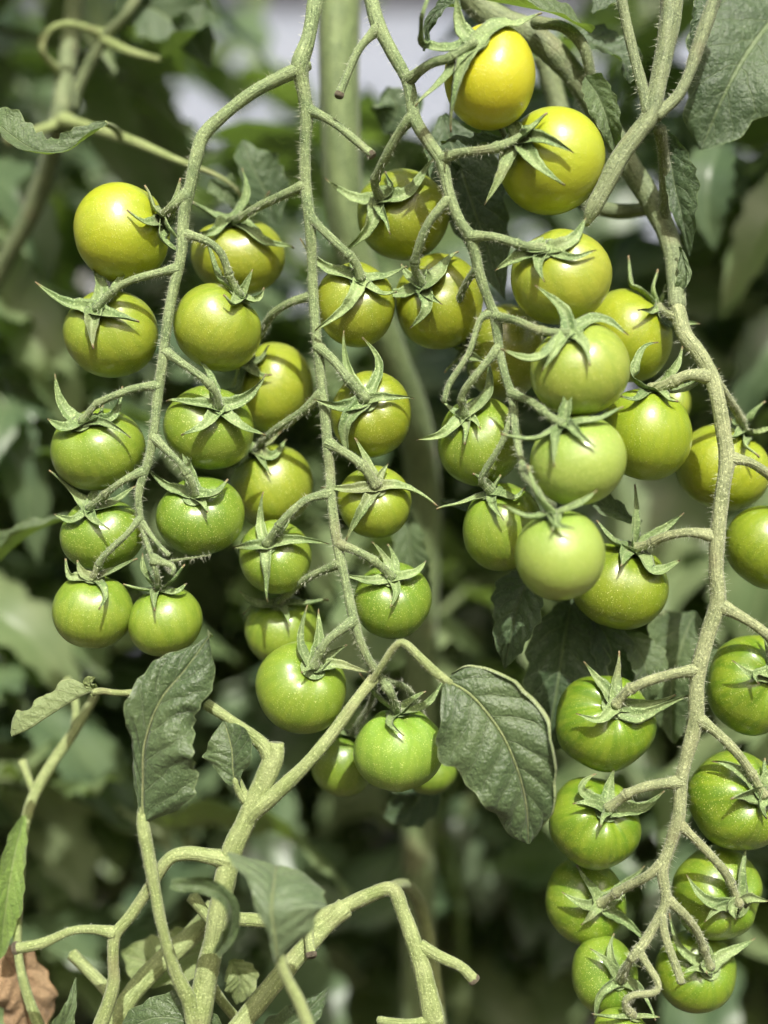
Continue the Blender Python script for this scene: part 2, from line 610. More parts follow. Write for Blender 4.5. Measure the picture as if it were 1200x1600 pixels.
# ------------------------------------------------------------------ leaves
def leaf_geo(mid, widths, normal=(0, -1, 0.3), fold=(0.25, 0.25), curl=(0.4, 0.4), nu=44, nv=10, teeth=7,
             tooth=0.10, puff=0.0007, wav=0.0012, seed=0, edge_roll=(0, 0)):
    """mid: n x 3 world points along the midrib; widths rows (t, left m, right m)"""
    r0 = np.random.RandomState(seed)
    path = resample(catmull(mid, 12), 1e9 if False else max(1e-4, np.linalg.norm(np.diff(np.asarray(mid), axis=0), axis=1).sum() / nu))
    n = len(path)
    tan = np.gradient(path, axis=0)
    tan /= np.linalg.norm(tan, axis=1)[:, None]
    if callable(normal):
        nfun = normal
    else:
        nfun = lambda t: normal
    W = catmull(np.asarray(widths, float), 8)
    W[:, 1:] = np.maximum(W[:, 1:], 0.0001)
    V, UV = [], []
    vs = np.linspace(-1, 1, 2 * nv + 1)
    ka = r0.uniform(0, 6.28, 8)
    for i in range(n):
        t = i / (n - 1)
        nn = np.asarray(nfun(t), float)
        nn = unit(nn - tan[i] * np.dot(nn, tan[i]))
        side = np.cross(nn, tan[i])       # points to the leaf's left seen with nn towards you and the tip up
        wl = np.interp(t, W[:, 0], W[:, 1])
        wr = np.interp(t, W[:, 0], W[:, 2])
        for s, (w, fo, cu, er, kk) in enumerate(((wl, fold[0], curl[0], edge_roll[0], ka[0]), (wr, fold[1], curl[1], edge_roll[1], ka[1]))):
            pass
        def sidepts(w, fo, cu, er, k0, sgn):
            # teeth: saw shape leaning to the tip
            ph = (t * teeth + k0) % 1.0
            saw = (ph if ph < 0.72 else (1 - ph) / 0.28 * 0.72) / 0.72
            w2 = w * (1 - tooth + tooth * saw * 1.6 + 0.05 * math.sin(t * 17 + k0))
            out = []
            p = np.zeros(3)
            m = nv
            for j in range(1, m + 1):
                f = j / m
                a = fo + cu * f * f + (er * max(0, (f - 0.8) / 0.2) if er else 0)
                p = p + (side * sgn * math.cos(a) + nn * math.sin(a)) * (w2 / m)
                q = t * NV - f * VS
                pf = puff * math.sin(math.pi * (q % 1.0)) ** 0.7 * math.sin(math.pi * min(1, f * 0.95 + 0.04)) * (0.35 + 0.65 * math.sin(math.pi * t))
                wv = wav * (math.sin(t * 9 + k0 + sgn) * f * f + 0.6 * math.sin(t * 21 + 2 * k0) * f ** 3)
                out.append(p + nn * (pf + wv))
            return out
        L = sidepts(wl, fold[0], curl[0], edge_roll[0], ka[0], 1)
        Rr = sidepts(wr, fold[1], curl[1], edge_roll[1], ka[1], -1)
        row = [path[i] + q for q in L[::-1]] + [path[i] - nn * puff * 0.6] + [path[i] + q for q in Rr]
        V += row
        UV += [(t, x) for x in vs]
    w = 2 * nv + 1
    F = []
    for i in range(n - 1):
        for j in range(w - 1):
            F.append((i * w + j, (i + 1) * w + j, (i + 1) * w + j + 1, i * w + j + 1))
    # orientation: face normal along nn
    V = np.array(V)
    a, b, c = V[F[len(F) // 2][0]], V[F[len(F) // 2][1]], V[F[len(F) // 2][2]]
    fn = np.cross(b - a, c - a)
    if np.dot(fn, np.asarray(nfun(0.5), float)) < 0:
        F = [f[::-1] for f in F]
    return V, F, np.array(UV)


def leaf(parent, mid, widths, mat=None, name='leaf', label=None, **kw):
    """mid rows px, py, depth; widths rows t, left px, right px (as seen with the tip up)"""
    pts = [P(*m) for m in mid]
    k = pxs(np.mean([m[2] for m in mid]))
    W = [(t, a * k, b * k) for t, a, b in widths]
    V, F, UV = leaf_geo(pts, W, **kw)
    return make_obj(name, V, F, mat or M_LEAF, parent, uv=UV, label=label)


def midrib(parent, lf, mid, r0, r1, back=0.0, mat=None):
    """raised rib on the visible side of a leaf"""
    rows = []
    for i, (x, y, d) in enumerate(mid):
        f = i / (len(mid) - 1)
        rows.append((x, y, d + back, r0 * (1 - f) + r1 * f))
    V, F = tube_geo(stem_path([(a, b, c + .0007, r * .62) for a, b, c, r in rows], 0.003), 8, 0.02, 0.03)
    make_obj('midrib', V, F, mat or M_SHOOT, lf)


# ------------------------------------------------------------------ stems
def cut_end(o, path):
    """dried, slightly sunken face of a snapped or pruned end"""
    d = unit(path[-1, :3] - path[-3, :3])
    a, r = path[-1, :3], path[-1, 3]
    rows = np.array([[*(a - d * .0012), r * 1.04], [*(a - d * .0003), r * 1.09], [*(a + d * .0004), r * 0.98], [*(a + d * .0006), r * .80]])
    V, F = tube_geo(rows, 12, .08, .10, seed=int(abs(a[0]) * 1e5), cut_end=True)
    make_obj('cut_end', V, F, M_CORK, o)


def stem(parent, wp, name='stem', mat=None, hairs=None, per_mm=4.0, nseg=14, seed=None, cut=False, ridges=0.05, bump=0.05, step=0.0014, hl=0.0030):
    path = stem_path(wp, step)
    sd = rng.randint(0, 9999) if seed is None else seed
    if name == 'branch' or name == 'petiole':
        sl = np.concatenate([[0], np.cumsum(np.linalg.norm(np.diff(path[:, :3], axis=0), axis=1))])
        ends = np.exp(-(sl / 0.004) ** 2) + (0 if cut else 1) * np.exp(-((sl[-1] - sl) / 0.004) ** 2)
        path[:, 3] *= 1 + 0.22 * ends
    V, F = tube_geo(path, nseg, ridges, bump, seed=sd, cut_end=cut)
    o = make_obj(name, V, F, mat or M_TRUSS, parent)
    if cut:
        cut_end(o, path)
    if hairs is not None:
        hairs.add(path, per_mm, lmax=hl, seed=sd + 1)
    return o, path


# ------------------------------------------------------------------ tomatoes
def prof(th, hs):
    return 1.0 - 0.17 * np.exp(-(th / 0.42) ** 2) * hs - 0.035 * np.exp(-((math.pi - th) / 0.45) ** 2)


FRUITS = {}


def tomato(key, c, hub, sepals, d, col, ripe=0.0, dimple=1.0, lobes=5, lobe_amp=0.02, label='', front=True,
           sw=1.0, group='tomatoes hanging on the trusses', away=False, streak=None, hidden=False):
    """c = (px, py, rx, ry); hub = calyx px; sepals = list of px point lists; d = depth of the centre"""
    cx, cy, rx, ry = c
    r0 = np.random.RandomState(sum(ord(q) for q in key) * 7 + int(cx))
    C = P(cx, cy, d)
    k = pxs(d)
    Rx, Rz = rx * k, ry * k
    Rm = math.sqrt(Rx * Rz)
    # axis of the fruit, pointing to the stalk
    ox, oz = (hub[0] - cx) / (rx * 0.80), (cy - hub[1]) / (ry * 0.80)
    l = math.hypot(ox, oz)
    if l > 0.985:
        ox, oz = ox / l * 0.985, oz / l * 0.985
        l = 0.985
    ay = -math.sqrt(max(0.0, 1 - l * l))
    if away:
        ay = -ay
    # view is not straight on away from the middle of the frame
    A = unit([ox, ay, oz])
    e1 = unit(np.cross(A, [0.3, 0.2, 0.9] if abs(A[2]) < 0.8 else [1, 0.1, 0]))
    e2 = np.cross(A, e1)
    nu_, nv_ = 56, 40
    th = np.linspace(0.0, math.pi, nv_)
    ph = np.linspace(0, 2 * math.pi, nu_, endpoint=False)
    TH, PH = np.meshgrid(th, ph, indexing='ij')
    p1, p2, p3 = r0.uniform(0, 6.28, 3)
    rr = prof(TH, dimple)
    rr = rr * (1 + lobe_amp * np.cos(lobes * PH + p1) * np.exp(-((TH - 0.55) / 0.42) ** 2)
               + 0.4 * lobe_amp * np.cos(lobes * PH + p1 + 0.4) * np.sin(TH)
               + 0.020 * np.cos(2 * PH + p2) * np.sin(TH) + 0.022 * np.cos(PH + p3) * np.sin(2 * TH) + 0.008 * np.cos(3 * PH + p1) * np.sin(TH) ** 2)
    lx, ly, lz = rr * np.sin(TH) * np.cos(PH), rr * np.sin(TH) * np.sin(PH), rr * np.cos(TH) * 0.93
    loc = np.stack([lx.ravel(), ly.ravel(), lz.ravel()], 1)
    wv = loc[:, :1] * e1 + loc[:, 1:2] * e2 + loc[:, 2:] * A
    # true outline of the fruit in the picture plane
    ex = (wv[:, 0].max() - wv[:, 0].min()) / 2
    ez = (wv[:, 2].max() - wv[:, 2].min()) / 2
    mxc = (wv[:, 0].max() + wv[:, 0].min()) / 2
    mzc = (wv[:, 2].max() + wv[:, 2].min()) / 2
    S = np.array([Rx / ex, Rm, Rz / ez])
    wv = (wv - np.array([mxc, 0, mzc])) * S + C
    hubp = ((0.80 * A - np.array([mxc, 0, mzc])) * S + C)

    def surf_push(p, clear):
        q = (p - C) / S + np.array([mxc, 0, mzc])
        r = np.linalg.norm(q)
        if r < 1e-6:
            return p
        cosv = np.dot(q / r, A)
        tq = math.acos(max(-1, min(1, cosv)))
        rs = float(prof(tq, dimple)) * (1 - 0.07 * cosv * cosv) + clear / Rm
        if r < rs:
            q = q / r * rs
            return (q - np.array([mxc, 0, mzc])) * S + C
        return p

    F = []
    for i in range(nv_ - 1):
        for j in range(nu_):
            kx = (j + 1) % nu_
            F.append((i * nu_ + j, (i + 1) * nu_ + j, (i + 1) * nu_ + kx, i * nu_ + kx))
    base = C - np.array([0, 0, Rz])
    root = thing('tomato', base, label, 'tomato', group)
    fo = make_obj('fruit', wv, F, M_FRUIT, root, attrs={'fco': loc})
    fo.color = (col[0], col[1], col[2], ripe)
    fo.pass_index = int(100 * (streak if streak is not None else 0.45 - 0.25 * ripe))
    # ---- calyx plate
    cw = 0.27 * Rm * sw
    cv, cf = [], []
    nr, ns = 6, 20
    for i in range(nr):
        f = i / (nr - 1)
        for j in range(ns):
            a = 2 * math.pi * j / ns
            q = hubp + (e1 * math.cos(a) + e2 * math.sin(a)) * cw * (0.12 + 0.88 * f)
            q = surf_push(q, 0.0009) + A * (0.0016 * (1 - f) ** 2)
            cv.append(q)
    for i in range(nr - 1):
        for j in range(ns):
            kx = (j + 1) % ns
            cf.append((i * ns + j, (i + 1) * ns + j, (i + 1) * ns + kx, i * ns + kx))
    cv.append(hubp + A * 0.002)
    for j in range(ns):
        cf.append((j, (j + 1) % ns, len(cv) - 1))
    cal = make_obj('calyx', np.array(cv), cf, M_SEPAL, root, uv=[(0.1, 0.5)] * len(cv))
    # ---- sepals, one more in the widest gap where fewer than five are given
    sepals = list(sepals)
    while 3 <= len(sepals) < 5 and not hidden:
        def tip_of(sp):
            q = [z_ for z_ in sp if not isinstance(z_, (int, float))]
            return q[-1]
        an = sorted(math.atan2(tip_of(q)[1] - hub[1], tip_of(q)[0] - hub[0]) for q in sepals)
        gaps = [((an[(i + 1) % len(an)] - an[i]) % (2 * math.pi), an[i]) for i in range(len(an))]
        gp, a0 = max(gaps)
        a_ = a0 + gp * r0.uniform(.4, .6)
        ln = rx * r0.uniform(.5, .8)
        sepals.append([(hub[0] + math.cos(a_) * ln * .5, hub[1] + math.sin(a_) * ln * .5), (hub[0] + math.cos(a_ + r0.uniform(-.3, .3)) * ln, hub[1] + math.sin(a_) * ln), 0.8])
    for si, sp in enumerate(sepals):
        pts = [hubp + A * 0.0006]
        wmul = 1.0
        seq = list(sp)
        if isinstance(seq[-1], (int, float)):
            wmul = seq.pop()
        nseq = len(seq)
        for kk, q in enumerate(seq):
            x, y = q[0], q[1]
            ux, uz = (x - cx) / rx, (cy - y) / ry
            s2 = ux * ux + uz * uz
            f = (kk + 1) / nseq
            if len(q) > 2:
                dep = d + q[2]
            elif s2 < 0.90:
                dep = d - Rm * math.sqrt(1 - s2) * 0.97 - 0.0014 - 0.0022 * f
            else:
                dep = min(hubp[1] + 0.004, d - 0.30 * Rm) - 0.0008
                dep = 0.5 * dep + 0.5 * min(dep, hubp[1] + 0.002)
            pts.append(P(x, y, dep))
        path = resample(catmull(pts, 10), 0.0011)
        n = len(path)
        for i in range(n):
            f = i / (n - 1)
            path[i] = surf_push(path[i], 0.0008 + 0.0014 * f)
        for _ in range(2):
            path[1:-1] = 0.25 * path[:-2] + 0.5 * path[1:-1] + 0.25 * path[2:]
        slen = np.linalg.norm(np.diff(path, axis=0), axis=1).sum()
        bow = r0.uniform(-0.03, 0.34) * slen
        swing = r0.choice([-1, 1]) * r0.uniform(0.02, 0.15) * slen
        end_dir = unit(path[-1] - path[max(0, n - 6)])
        odir = unit(0.6 * unit(path[-1] - C) + 0.4 * A)
        sdir = unit(np.cross(end_dir, odir))
        for i in range(n):
            f = max(0.0, (i / (n - 1) - 0.5) / 0.5)
            path[i] += odir * bow * (f ** 1.7 - 0.35 * f ** 6) + sdir * swing * math.sin(math.pi * min(1, i / (n - 1)))
        tan = np.gradient(path, axis=0)
        tan /= np.linalg.norm(tan, axis=1)[:, None] + 1e-12
        w0 = 0.172 * Rm * sw * wmul
        vv, suv, M = [], [], 7
        rows = np.linspace(-1, 1, M)
        tw = r0.uniform(-0.6, 0.6)
        cup = r0.uniform(0.2, 0.75)
        un = None
        for i in range(n):
            f = i / (n - 1)
            o = unit(path[i] - C)
            o = unit(0.75 * o + 0.25 * A + np.array([0, -0.25, 0.0]))
            o = unit(o - tan[i] * np.dot(o, tan[i]))
            un = o if un is None else unit(0.6 * un + 0.4 * o)
            un = unit(un - tan[i] * np.dot(un, tan[i]))
            sd = np.cross(tan[i], un)
            a = tw * f * 1.8
            sd2 = sd * math.cos(a) + un * math.sin(a)
            un2 = un * math.cos(a) - sd * math.sin(a)
            w = w0 * ((1 - f) ** 1.25) * (1.0 + 1.2 * f) + 0.00012
            w *= 1 + 0.06 * math.sin(i * 1.3 + p1)
            for v in rows:
                suv.append((f, v))
                vv.append(path[i] + sd2 * v * w + un2 * (cup * w * abs(v) ** 1.4 + 0.00013 - 0.0003 * (1 - abs(v))))
            for v in rows[::-1][1:-1]:
                suv.append((f, v))
                vv.append(path[i] + sd2 * v * w + un2 * (cup * w * abs(v) ** 1.4 - 0.00013 - 0.0004 * (1 - abs(v))))
        m = 2 * M - 2
        ff = []
        for i in range(n - 1):
            for j in range(m):
                kx = (j + 1) % m
                ff.append((i * m + j, i * m + kx, (i + 1) * m + kx, (i + 1) * m + j))
        ff.append(tuple(range(m))[::-1])
        ff.append(tuple((n - 1) * m + j for j in range(m)))
        make_obj('sepal', np.array(vv), ff, M_SEPAL, cal, uv=suv)
    FRUITS[key] = dict(root=root, C=C, A=A, hub=hubp, R=Rm, d=d, push=surf_push)
    return root


class Truss:
    def __init__(self, label, base, hairs_per_mm=4.0, mat=None):
        self.mat = mat or M_TRUSS
        self.root = thing('tomato_truss', P(*base), label, 'fruit truss', 'hanging fruit trusses')
        self.hairs = HairSet()
        self.paths = []
        self.pm = hairs_per_mm

    def rachis(self, wp, name='rachis', **kw):
        wp = [(a, b, c, r * .83) for a, b, c, r in wp]
        o, path = stem(self.root, wp, name, self.mat, self.hairs, self.pm, **kw)
        self.paths.append(path)
        return o

    def depth_at(self, x, y):
        best, bd = None, 1e9
        for path in self.paths:
            k = (DIST + path[:, 1]) / DIST * PX
            qx = path[:, 0] / k + 600
            qy = 800 - (path[:, 2] - CAM_H) / k
            dd = (qx - x) ** 2 + (qy - y) ** 2
            i = int(dd.argmin())
            if dd[i] < bd:
                bd, best = dd[i], path[i]
        return best

    def pedicel(self, px, key=None, r=(8.0, 7.0), knuckle=0.0095, end_d=None, cut=False):
        """px: list of picture points from the rachis towards the calyx of fruit `key`"""
        st = self.depth_at(*px[0])
        r = (r[0] * .78, r[1] * .82)
        pts = [np.append(st[:3], r[0] * 1.1 * PX)]
        if key:
            fr = FRUITS[key]
            endp = fr['hub'] + fr['A'] * 0.0012
            ed = endp[1]
        else:
            ed = st[1] if end_d is None else end_d
        L = [0]
        allp = list(px)
        for a, b in zip(allp[:-1], allp[1:]):
            L.append(L[-1] + math.hypot(b[0] - a[0], b[1] - a[1]))
        if key:
            # the stalk arrives along the fruit axis
            pre = endp + fr['A'] * 0.006
        tot = L[-1] + (30 if key else 0)
        inner = px[1:] if not key else px[1:]
        for (x, y), l in zip(inner, L[1:]):
            f = l / max(tot, 1)
            dd = st[1] * (1 - f) + ed * f - (0.004 * math.sin(math.pi * f) if key else 0)
            rr = (r[0] * (1 - f) + r[1] * f) * PX
            pts.append(np.append(P(x, y, dd), rr))
        if key:
            pts.append(np.append(endp, r[1] * PX * 1.0))
        path = resample(catmull(pts, 10), 0.0012)
        sfar = np.concatenate([[0], np.cumsum(np.linalg.norm(np.diff(path[:, :3], axis=0), axis=1))])
        path[:, 3] *= 1 + 0.34 * np.exp(-((sfar - st[3]) / 0.0020).clip(0) ** 1.3)
        if key:
            n = len(path)
            for i in range(n - 1):
                path[i, :3] = fr['push'](path[i, :3], path[i, 3] * 1.05) if i > 2 else path[i, :3]
            for _ in range(2):
                path[1:-1, :3] = 0.25 * path[:-2, :3] + 0.5 * path[1:-1, :3] + 0.25 * path[2:, :3]
            seg = np.linalg.norm(np.diff(path[:, :3], axis=0), axis=1)
            rem = np.concatenate([np.cumsum(seg[::-1])[::-1], [0]])
            kn = min(knuckle, rem[0] * 0.55)
            bulge = np.exp(-((rem - kn) / 0.0011) ** 2)
            path[:, 3] *= 1 + 0.34 * bulge
            below = rem < kn
            path[below, 3] *= 0.97
            path[:, 3] *= 1 + 0.35 * np.exp(-(rem / 0.0022) ** 2)
            i = int(np.argmin(abs(rem - kn)))
            i = max(2, min(len(path) - 3, i))
            V, F = tube_geo(path[:i + 1], 12, 0.04, 0.06, seed=rng.randint(0, 9999))
            make_obj('pedicel', V, F, self.mat, self.root)
            V, F = tube_geo(path[i:], 12, 0.05, 0.06, seed=rng.randint(0, 9999))
            make_obj('stalk', V, F, self.mat, fr['root'])
        else:
            if cut:
                path[-3:, 3] *= 1.12
            V, F = tube_geo(path, 12, 0.04, 0.06, seed=rng.randint(0, 9999), cut_end=cut)
            o = make_obj('pedicel', V, F, self.mat, self.root)
            if cut:
                cut_end(o, path)
        self.hairs.add(path, self.pm * 0.9, seed=rng.randint(0, 9999))
        return path

    def done(self):
        self.hairs.build(self.root, M_HAIR)


# colours of the skin
GRN = (0.142, 0.225, 0.020)
GRN2 = (0.172, 0.250, 0.024)
OLV = (0.195, 0.240, 0.015)
YGR = (0.212, 0.272, 0.022)
PAL = (0.225, 0.315, 0.055)
DGR = (0.160, 0.240, 0.016)

T = tomato
# ---- left truss
T('A1', (190, 365, 72, 78), (246, 346), [[(225, 338), (199, 327), 0.8], [(232, 320), (223, 297)], [(262, 315), (283, 278), 1.3], [(255, 368), (268, 395), 1.2], [(262, 352), (272, 375)]],
  .012, (0.27, 0.33, 0.015), .9, .8, label='yellow-green tomato highest on the left truss, calyx on its right side')
T('A2', (173, 521, 74, 69), (160, 494), [[(125, 474), (60, 445)], [(150, 455), (130, 397)], [(180, 465), (217, 402), 0.8], [(192, 490), (218, 502)], [(150, 520), (152, 546), 1.1]],
  .016, YGR, .35, label='green tomato directly below the yellow-green one at the far left')
T('A3', (340, 511, 68, 69), (373, 470), [[(340, 440), (320, 374), 0.8], [(358, 430), (342, 392), .8], [(395, 466), (412, 450), .8], [(360, 478), (345, 470), .9], [(385, 440), (392, 425), .7]],
  .014, YGR, .45, label='smooth yellowish green tomato right of the left truss stem, above the star-calyx one')
T('A4', (153, 702, 74, 65), (138, 667), [[(110, 668), (77, 657)], [(115, 640), (88, 588)], [(165, 650), (190, 620), .9], [(165, 672), (202, 688), .7], [(150, 650), (160, 640), .8]],
  .014, GRN2, .2, label='wide speckled green tomato third from the top on the left side of the left truss')
T('A5', (326, 668, 70, 66), (344, 642), [[(305, 634), (267, 633), .8], [(334, 590), (307, 555), .8], [(372, 615), (415, 585)], [(318, 662), (287, 682)], [(375, 662), (408, 682)]],
  .016, GRN2, .2, label='green tomato with wide star calyx right of the left truss stem')
T('A6', (160, 835, 66, 57), (148, 800), [[(110, 770), (83, 743)], [(120, 810), (92, 808), .8], [(180, 790), (212, 762)], [(152, 770), (158, 745), .8]],
  .016, GRN, .1, label='green tomato crossed by a thin stalk, second from the bottom left')
T('A7', (313, 806, 69, 62), (310, 778), [[(270, 762), (228, 732), .8], [(293, 735), (282, 695)], [(335, 772), (356, 748), .9], [(300, 735), (300, 705), .8], [(318, 795), (325, 800), .8]],
  .014, GRN, .1, label='round green tomato beside the left truss stem, above its lowest pair')
T('A8', (145, 955, 63, 58), (150, 912), [[(118, 905), (103, 877), .9], [(130, 895), (122, 882), 1.1], [(148, 900), (148, 880), 1.1], [(175, 895), (212, 878), .8]],
  .008, GRN2, .05, label='lowest left green tomato of the left truss with four short upright sepals')
T('A9', (258, 972, 58, 53), (250, 928), [[(220, 920), (193, 913), .9], [(232, 890), (223, 863)], [(272, 912), (288, 885), 1.0], [(270, 925), (290, 920), 1.0]],
  .010, GRN2, .05, label='small green tomato just above the big toothed leaf')
# ---- second truss
T('B0', (372, 400, 74, 62), (365, 358), [[(340, 345), (303, 323)], [(374, 310), (378, 262), .8], [(335, 375), (310, 382)], [(410, 375), (448, 396)], [(395, 330), (420, 305)]],
  .042, (0.210, 0.250, 0.018), .5, label='olive-yellow tomato half hidden behind the left truss stem, second row')
T('B1', (425, 605, 64, 70), (392, 575), [[(375, 600), (360, 615)], [(405, 590), (425, 585)], [(380, 560), (375, 540)]],
  .048, (0.245, 0.300, 0.022), .5, label='yellow-green tomato behind, between left truss and second stem')
T('B2', (425, 760, 65, 65), (398, 715), [[(375, 730), (355, 735)], [(420, 700), (440, 675)], [(385, 690), (375, 680)], [(420, 715), (445, 700)]],
  .042, YGR, .35, label='yellow-green tomato behind the round one, second truss left side')
T('B3', (430, 870, 57, 58), (421, 852), [[(395, 854), (364, 856), .9], [(417, 815), (415, 780), .9], [(460, 850), (510, 853), .9], [(422, 890), (423, 926)], [(440, 825), (460, 800), .8]],
  .022, GRN2, .2, label='green tomato with four-pointed star calyx seen face on, second truss left side')
T('B4', (440, 982, 58, 56), (438, 945), [[(410, 940), (375, 925)], [(475, 948), (507, 945)], [(400, 950), (380, 960), .8]],
  .040, GRN2, .1, label='pale green tomato tucked behind the large one at lower centre left')
T('B5', (470, 1074, 71, 72), (489, 1040), [[(479, 1010), (478, 958), .7], [(502, 1000), (498, 950), .9], [(515, 1025), (538, 1012), .9], [(530, 1033), (576, 1054), .8], [(480, 1050), (470, 1052), .5]],
  .010, GRN2, .05, dimple=1.25, label='large green tomato with deep stalk dimple touching the slanting stem')
T('B6', (579, 647, 63, 68), (573, 630), [[(540, 628), (498, 627)], [(555, 575), (541, 527), .9], [(580, 575), (566, 528), .8], [(600, 628), (636, 630), .7], [(553, 665), (552, 718), 1.1]],
  .018, OLV, .5, label='olive green tomato in the middle with a four-armed calyx')
T('B7', (585, 784, 58, 57), (588, 764), [[(550, 768), (508, 766)], [(580, 720), (556, 693), 1.1], [(630, 775), (678, 792), .9], [(572, 800), (545, 842)], [(600, 740), (605, 730), .8]],
  .016, YGR, .3, label='small green tomato in the middle under a broad cross of sepals')
T('B8', (614, 938, 61, 60), (613, 905), [[(580, 912), (542, 907), .9], [(595, 875), (583, 855), .8], [(610, 875), (606, 855), .9], [(640, 895), (664, 880), .9]],
  .014, GRN, .05, label='glossy round green tomato in the centre with one bright highlight')
T('B9', (623, 1172, 71, 63), (620, 1112), [[(585, 1090), (563, 1053), .8], [(645, 1098), (664, 1086), 1.1], [(660, 1100), (692, 1066), .8], [(602, 1090), (600, 1072), .9]],
  .012, (0.185, 0.30, 0.035), .0, dimple=1.1, lobe_amp=.05, label='ribbed bluish green tomato at the bottom of the centre truss beside the large leaf')
T('B10', (535, 1192, 50, 52), (552, 1140), [[(530, 1145), (515, 1130)], [(560, 1150), (575, 1135)]],
  .042, GRN, .15, label='tomato partly hidden behind the ribbed one and the slanting stem')
T('B11', (672, 1206, 42, 34), (672, 1180), [[(660, 1185), (645, 1175)], [(685, 1185), (700, 1180)]],
  .055, GRN, .15, label='sliver of a green tomato between the ribbed one and the large leaf')
T('B12', (555, 476, 62, 67), (563, 446), [[(520, 412), (468, 371), .9], [(545, 460), (507, 513), 1.0], [(600, 430), (634, 418), .8], [(590, 452), (616, 458), .8], [(556, 415), (545, 395), .8]],
  .018, OLV, .55, label='olive tomato with long pale sepals, left of the close pair at upper centre')
# ---- centre right truss
T('B13', (686, 471, 69, 75), (660, 452), [[(625, 452), (584, 450), .9], [(690, 435), (716, 398), 1.6], [(665, 475), (642, 513), 1.0], [(645, 430), (632, 417), .8]],
  .024, (0.200, 0.240, 0.014), .5, label='olive-yellow tomato with a broad leafy sepal, right of the close pair at upper centre')
T('C0', (630, 336, 72, 71), (598, 320), [[(562, 305), (512, 281), .9], [(645, 308), (679, 266), 1.1], [(580, 355), (543, 395), 1.0], [(610, 300), (605, 275), .8]],
  .030, (0.182, 0.225, 0.013), .5, label='olive tomato below the cut stalk at the top centre')
T('C1', (765, 120, 71, 83), (742, 86), [[(728, 40), (717, -5), 1.1], [(690, 78), (655, 68), (658, 30, -.02), (685, -10, -.018), .8], [(700, 110), (668, 168), 1.1], [(722, 140), (717, 202), 1.4], [(795, 52), (846, 22), 1.2]],
  -.006, (0.375, 0.390, 0.014), 1.0, streak=.05, lobe_amp=.006, label='ripest golden yellow tomato at the top')
T('C2', (862, 252, 82, 83), (815, 230), [[(850, 226), (897, 241), .9], [(845, 256), (886, 289), 1.0], [(800, 190), (762, 172), .9], [(785, 260), (762, 320), 1.0]],
  .004, (0.285, 0.345, 0.018), .95, streak=.1, lobe_amp=.006, label='bright lemon yellow tomato just below the golden one')
T('C3', (877, 433, 78, 75), (850, 400), [[(880, 378), (914, 352), 1.0], [(890, 398), (926, 397), .6], [(815, 408), (774, 424), 1.1], [(835, 385), (820, 378), .8]],
  .000, (0.255, 0.300, 0.026), .5, label='yellow-green tomato below the two yellow ones')
T('C4', (906, 578, 78, 74), (886, 533), [[(880, 485), (838, 452), .9], [(930, 508), (982, 524), .9], [(845, 552), (782, 545), .9], [(910, 550), (922, 573), .8]],
  -.014, (0.228, 0.295, 0.040), .4, lobe_amp=.008, label='pale olive-green tomato in front, topmost of the three pale stacked ones')
T('C5', (903, 720, 75, 71), (880, 672), [[(889, 635), (892, 592), .9], [(920, 658), (971, 645), .7], [(835, 680), (785, 680), .9], [(875, 700), (870, 733), .7]],
  -.020, PAL, .2, streak=.12, lobe_amp=.008, label='pale milky green tomato, middle of the three pale stacked ones')
T('C6', (875, 868, 70, 70), (862, 812), [[(845, 770), (828, 738), .8], [(900, 785), (933, 765), .7], [(825, 806), (793, 800), .8], [(862, 822), (862, 830), .8]],
  -.030, PAL, .15, streak=.12, lobe_amp=.008, label='pale milky green tomato, lowest of the three pale stacked ones')
T('C7', (785, 823, 62, 69), (768, 776), [[(735, 782), (692, 802), .8], [(778, 755), (782, 742), .6], [(800, 778), (818, 770), .8]],
  .008, GRN2, .2, label='green tomato partly behind the lowest pale one')
T('C8', (750, 690, 66, 70), (727, 655), [[(697, 672), (663, 692), .9], [(748, 625), (765, 574), 1.2], [(705, 645), (692, 628), .8], [(745, 668), (752, 672), .6]],
  .014, GRN2, .25, label='green tomato under the tangle of thin stalks, right of centre')
T('C9', (790, 550, 60, 75), (738, 545), [[(725, 500), (706, 465)], [(745, 510), (753, 470)], [(720, 560), (705, 580)]],
  .036, (0.18, 0.215, 0.016), .4, label='dark olive tomato in shade behind the centre right stem')
# ---- right truss
T('D1', (980, 525, 68, 73), (1020, 480), [[(990, 455), (982, 400), .9], [(1020, 455), (1024, 428), .9], [(1045, 455), (1062, 430), 1.0], [(1032, 503), (1074, 515), 1.2]],
  .032, (0.225, 0.280, 0.014), .5, label='yellow-green tomato behind the pale olive one, its calyx at upper right')
T('D2', (1008, 679, 72, 72), (1015, 622), [[(986, 590), (1000, 548), (1028, 542), .9], [(1045, 585), (1067, 540), .9], [(1075, 612), (1124, 577), .9], [(1038, 632), (1052, 636), 1.2]],
  .010, (0.195, 0.270, 0.014), .45, label='streaked yellow-green tomato under a hooked sepal left of the right stem')
T('D3', (1130, 731, 74, 68), (1163, 682), [[(1150, 665), (1140, 655)], [(1185, 680), (1205, 672)], [(1150, 690), (1135, 690)]],
  .038, (0.235, 0.290, 0.014), .5, label='yellow-green tomato behind the thick bend of the right stem')
T('D4', (1200, 856, 67, 66), (1232, 815), [[(1215, 800), (1195, 752)], [(1245, 830), (1250, 850)], [(1222, 825), (1210, 835)]],
  .020, (0.165, 0.235, 0.014), .35, label='green tomato cut by the right edge, upper one of two')
T('D5', (968, 916, 77, 67), (985, 866), [[(988, 830), (991, 762), .9], [(1030, 835), (1066, 806), 1.0], [(1010, 888), (1042, 890), 1.3], [(960, 845), (932, 818), 1.0], [(975, 885), (968, 892), 1.2]],
  .018, (0.155, 0.218, 0.012), .35, lobe_amp=.05, label='dark streaked green tomato half behind the lowest pale one')
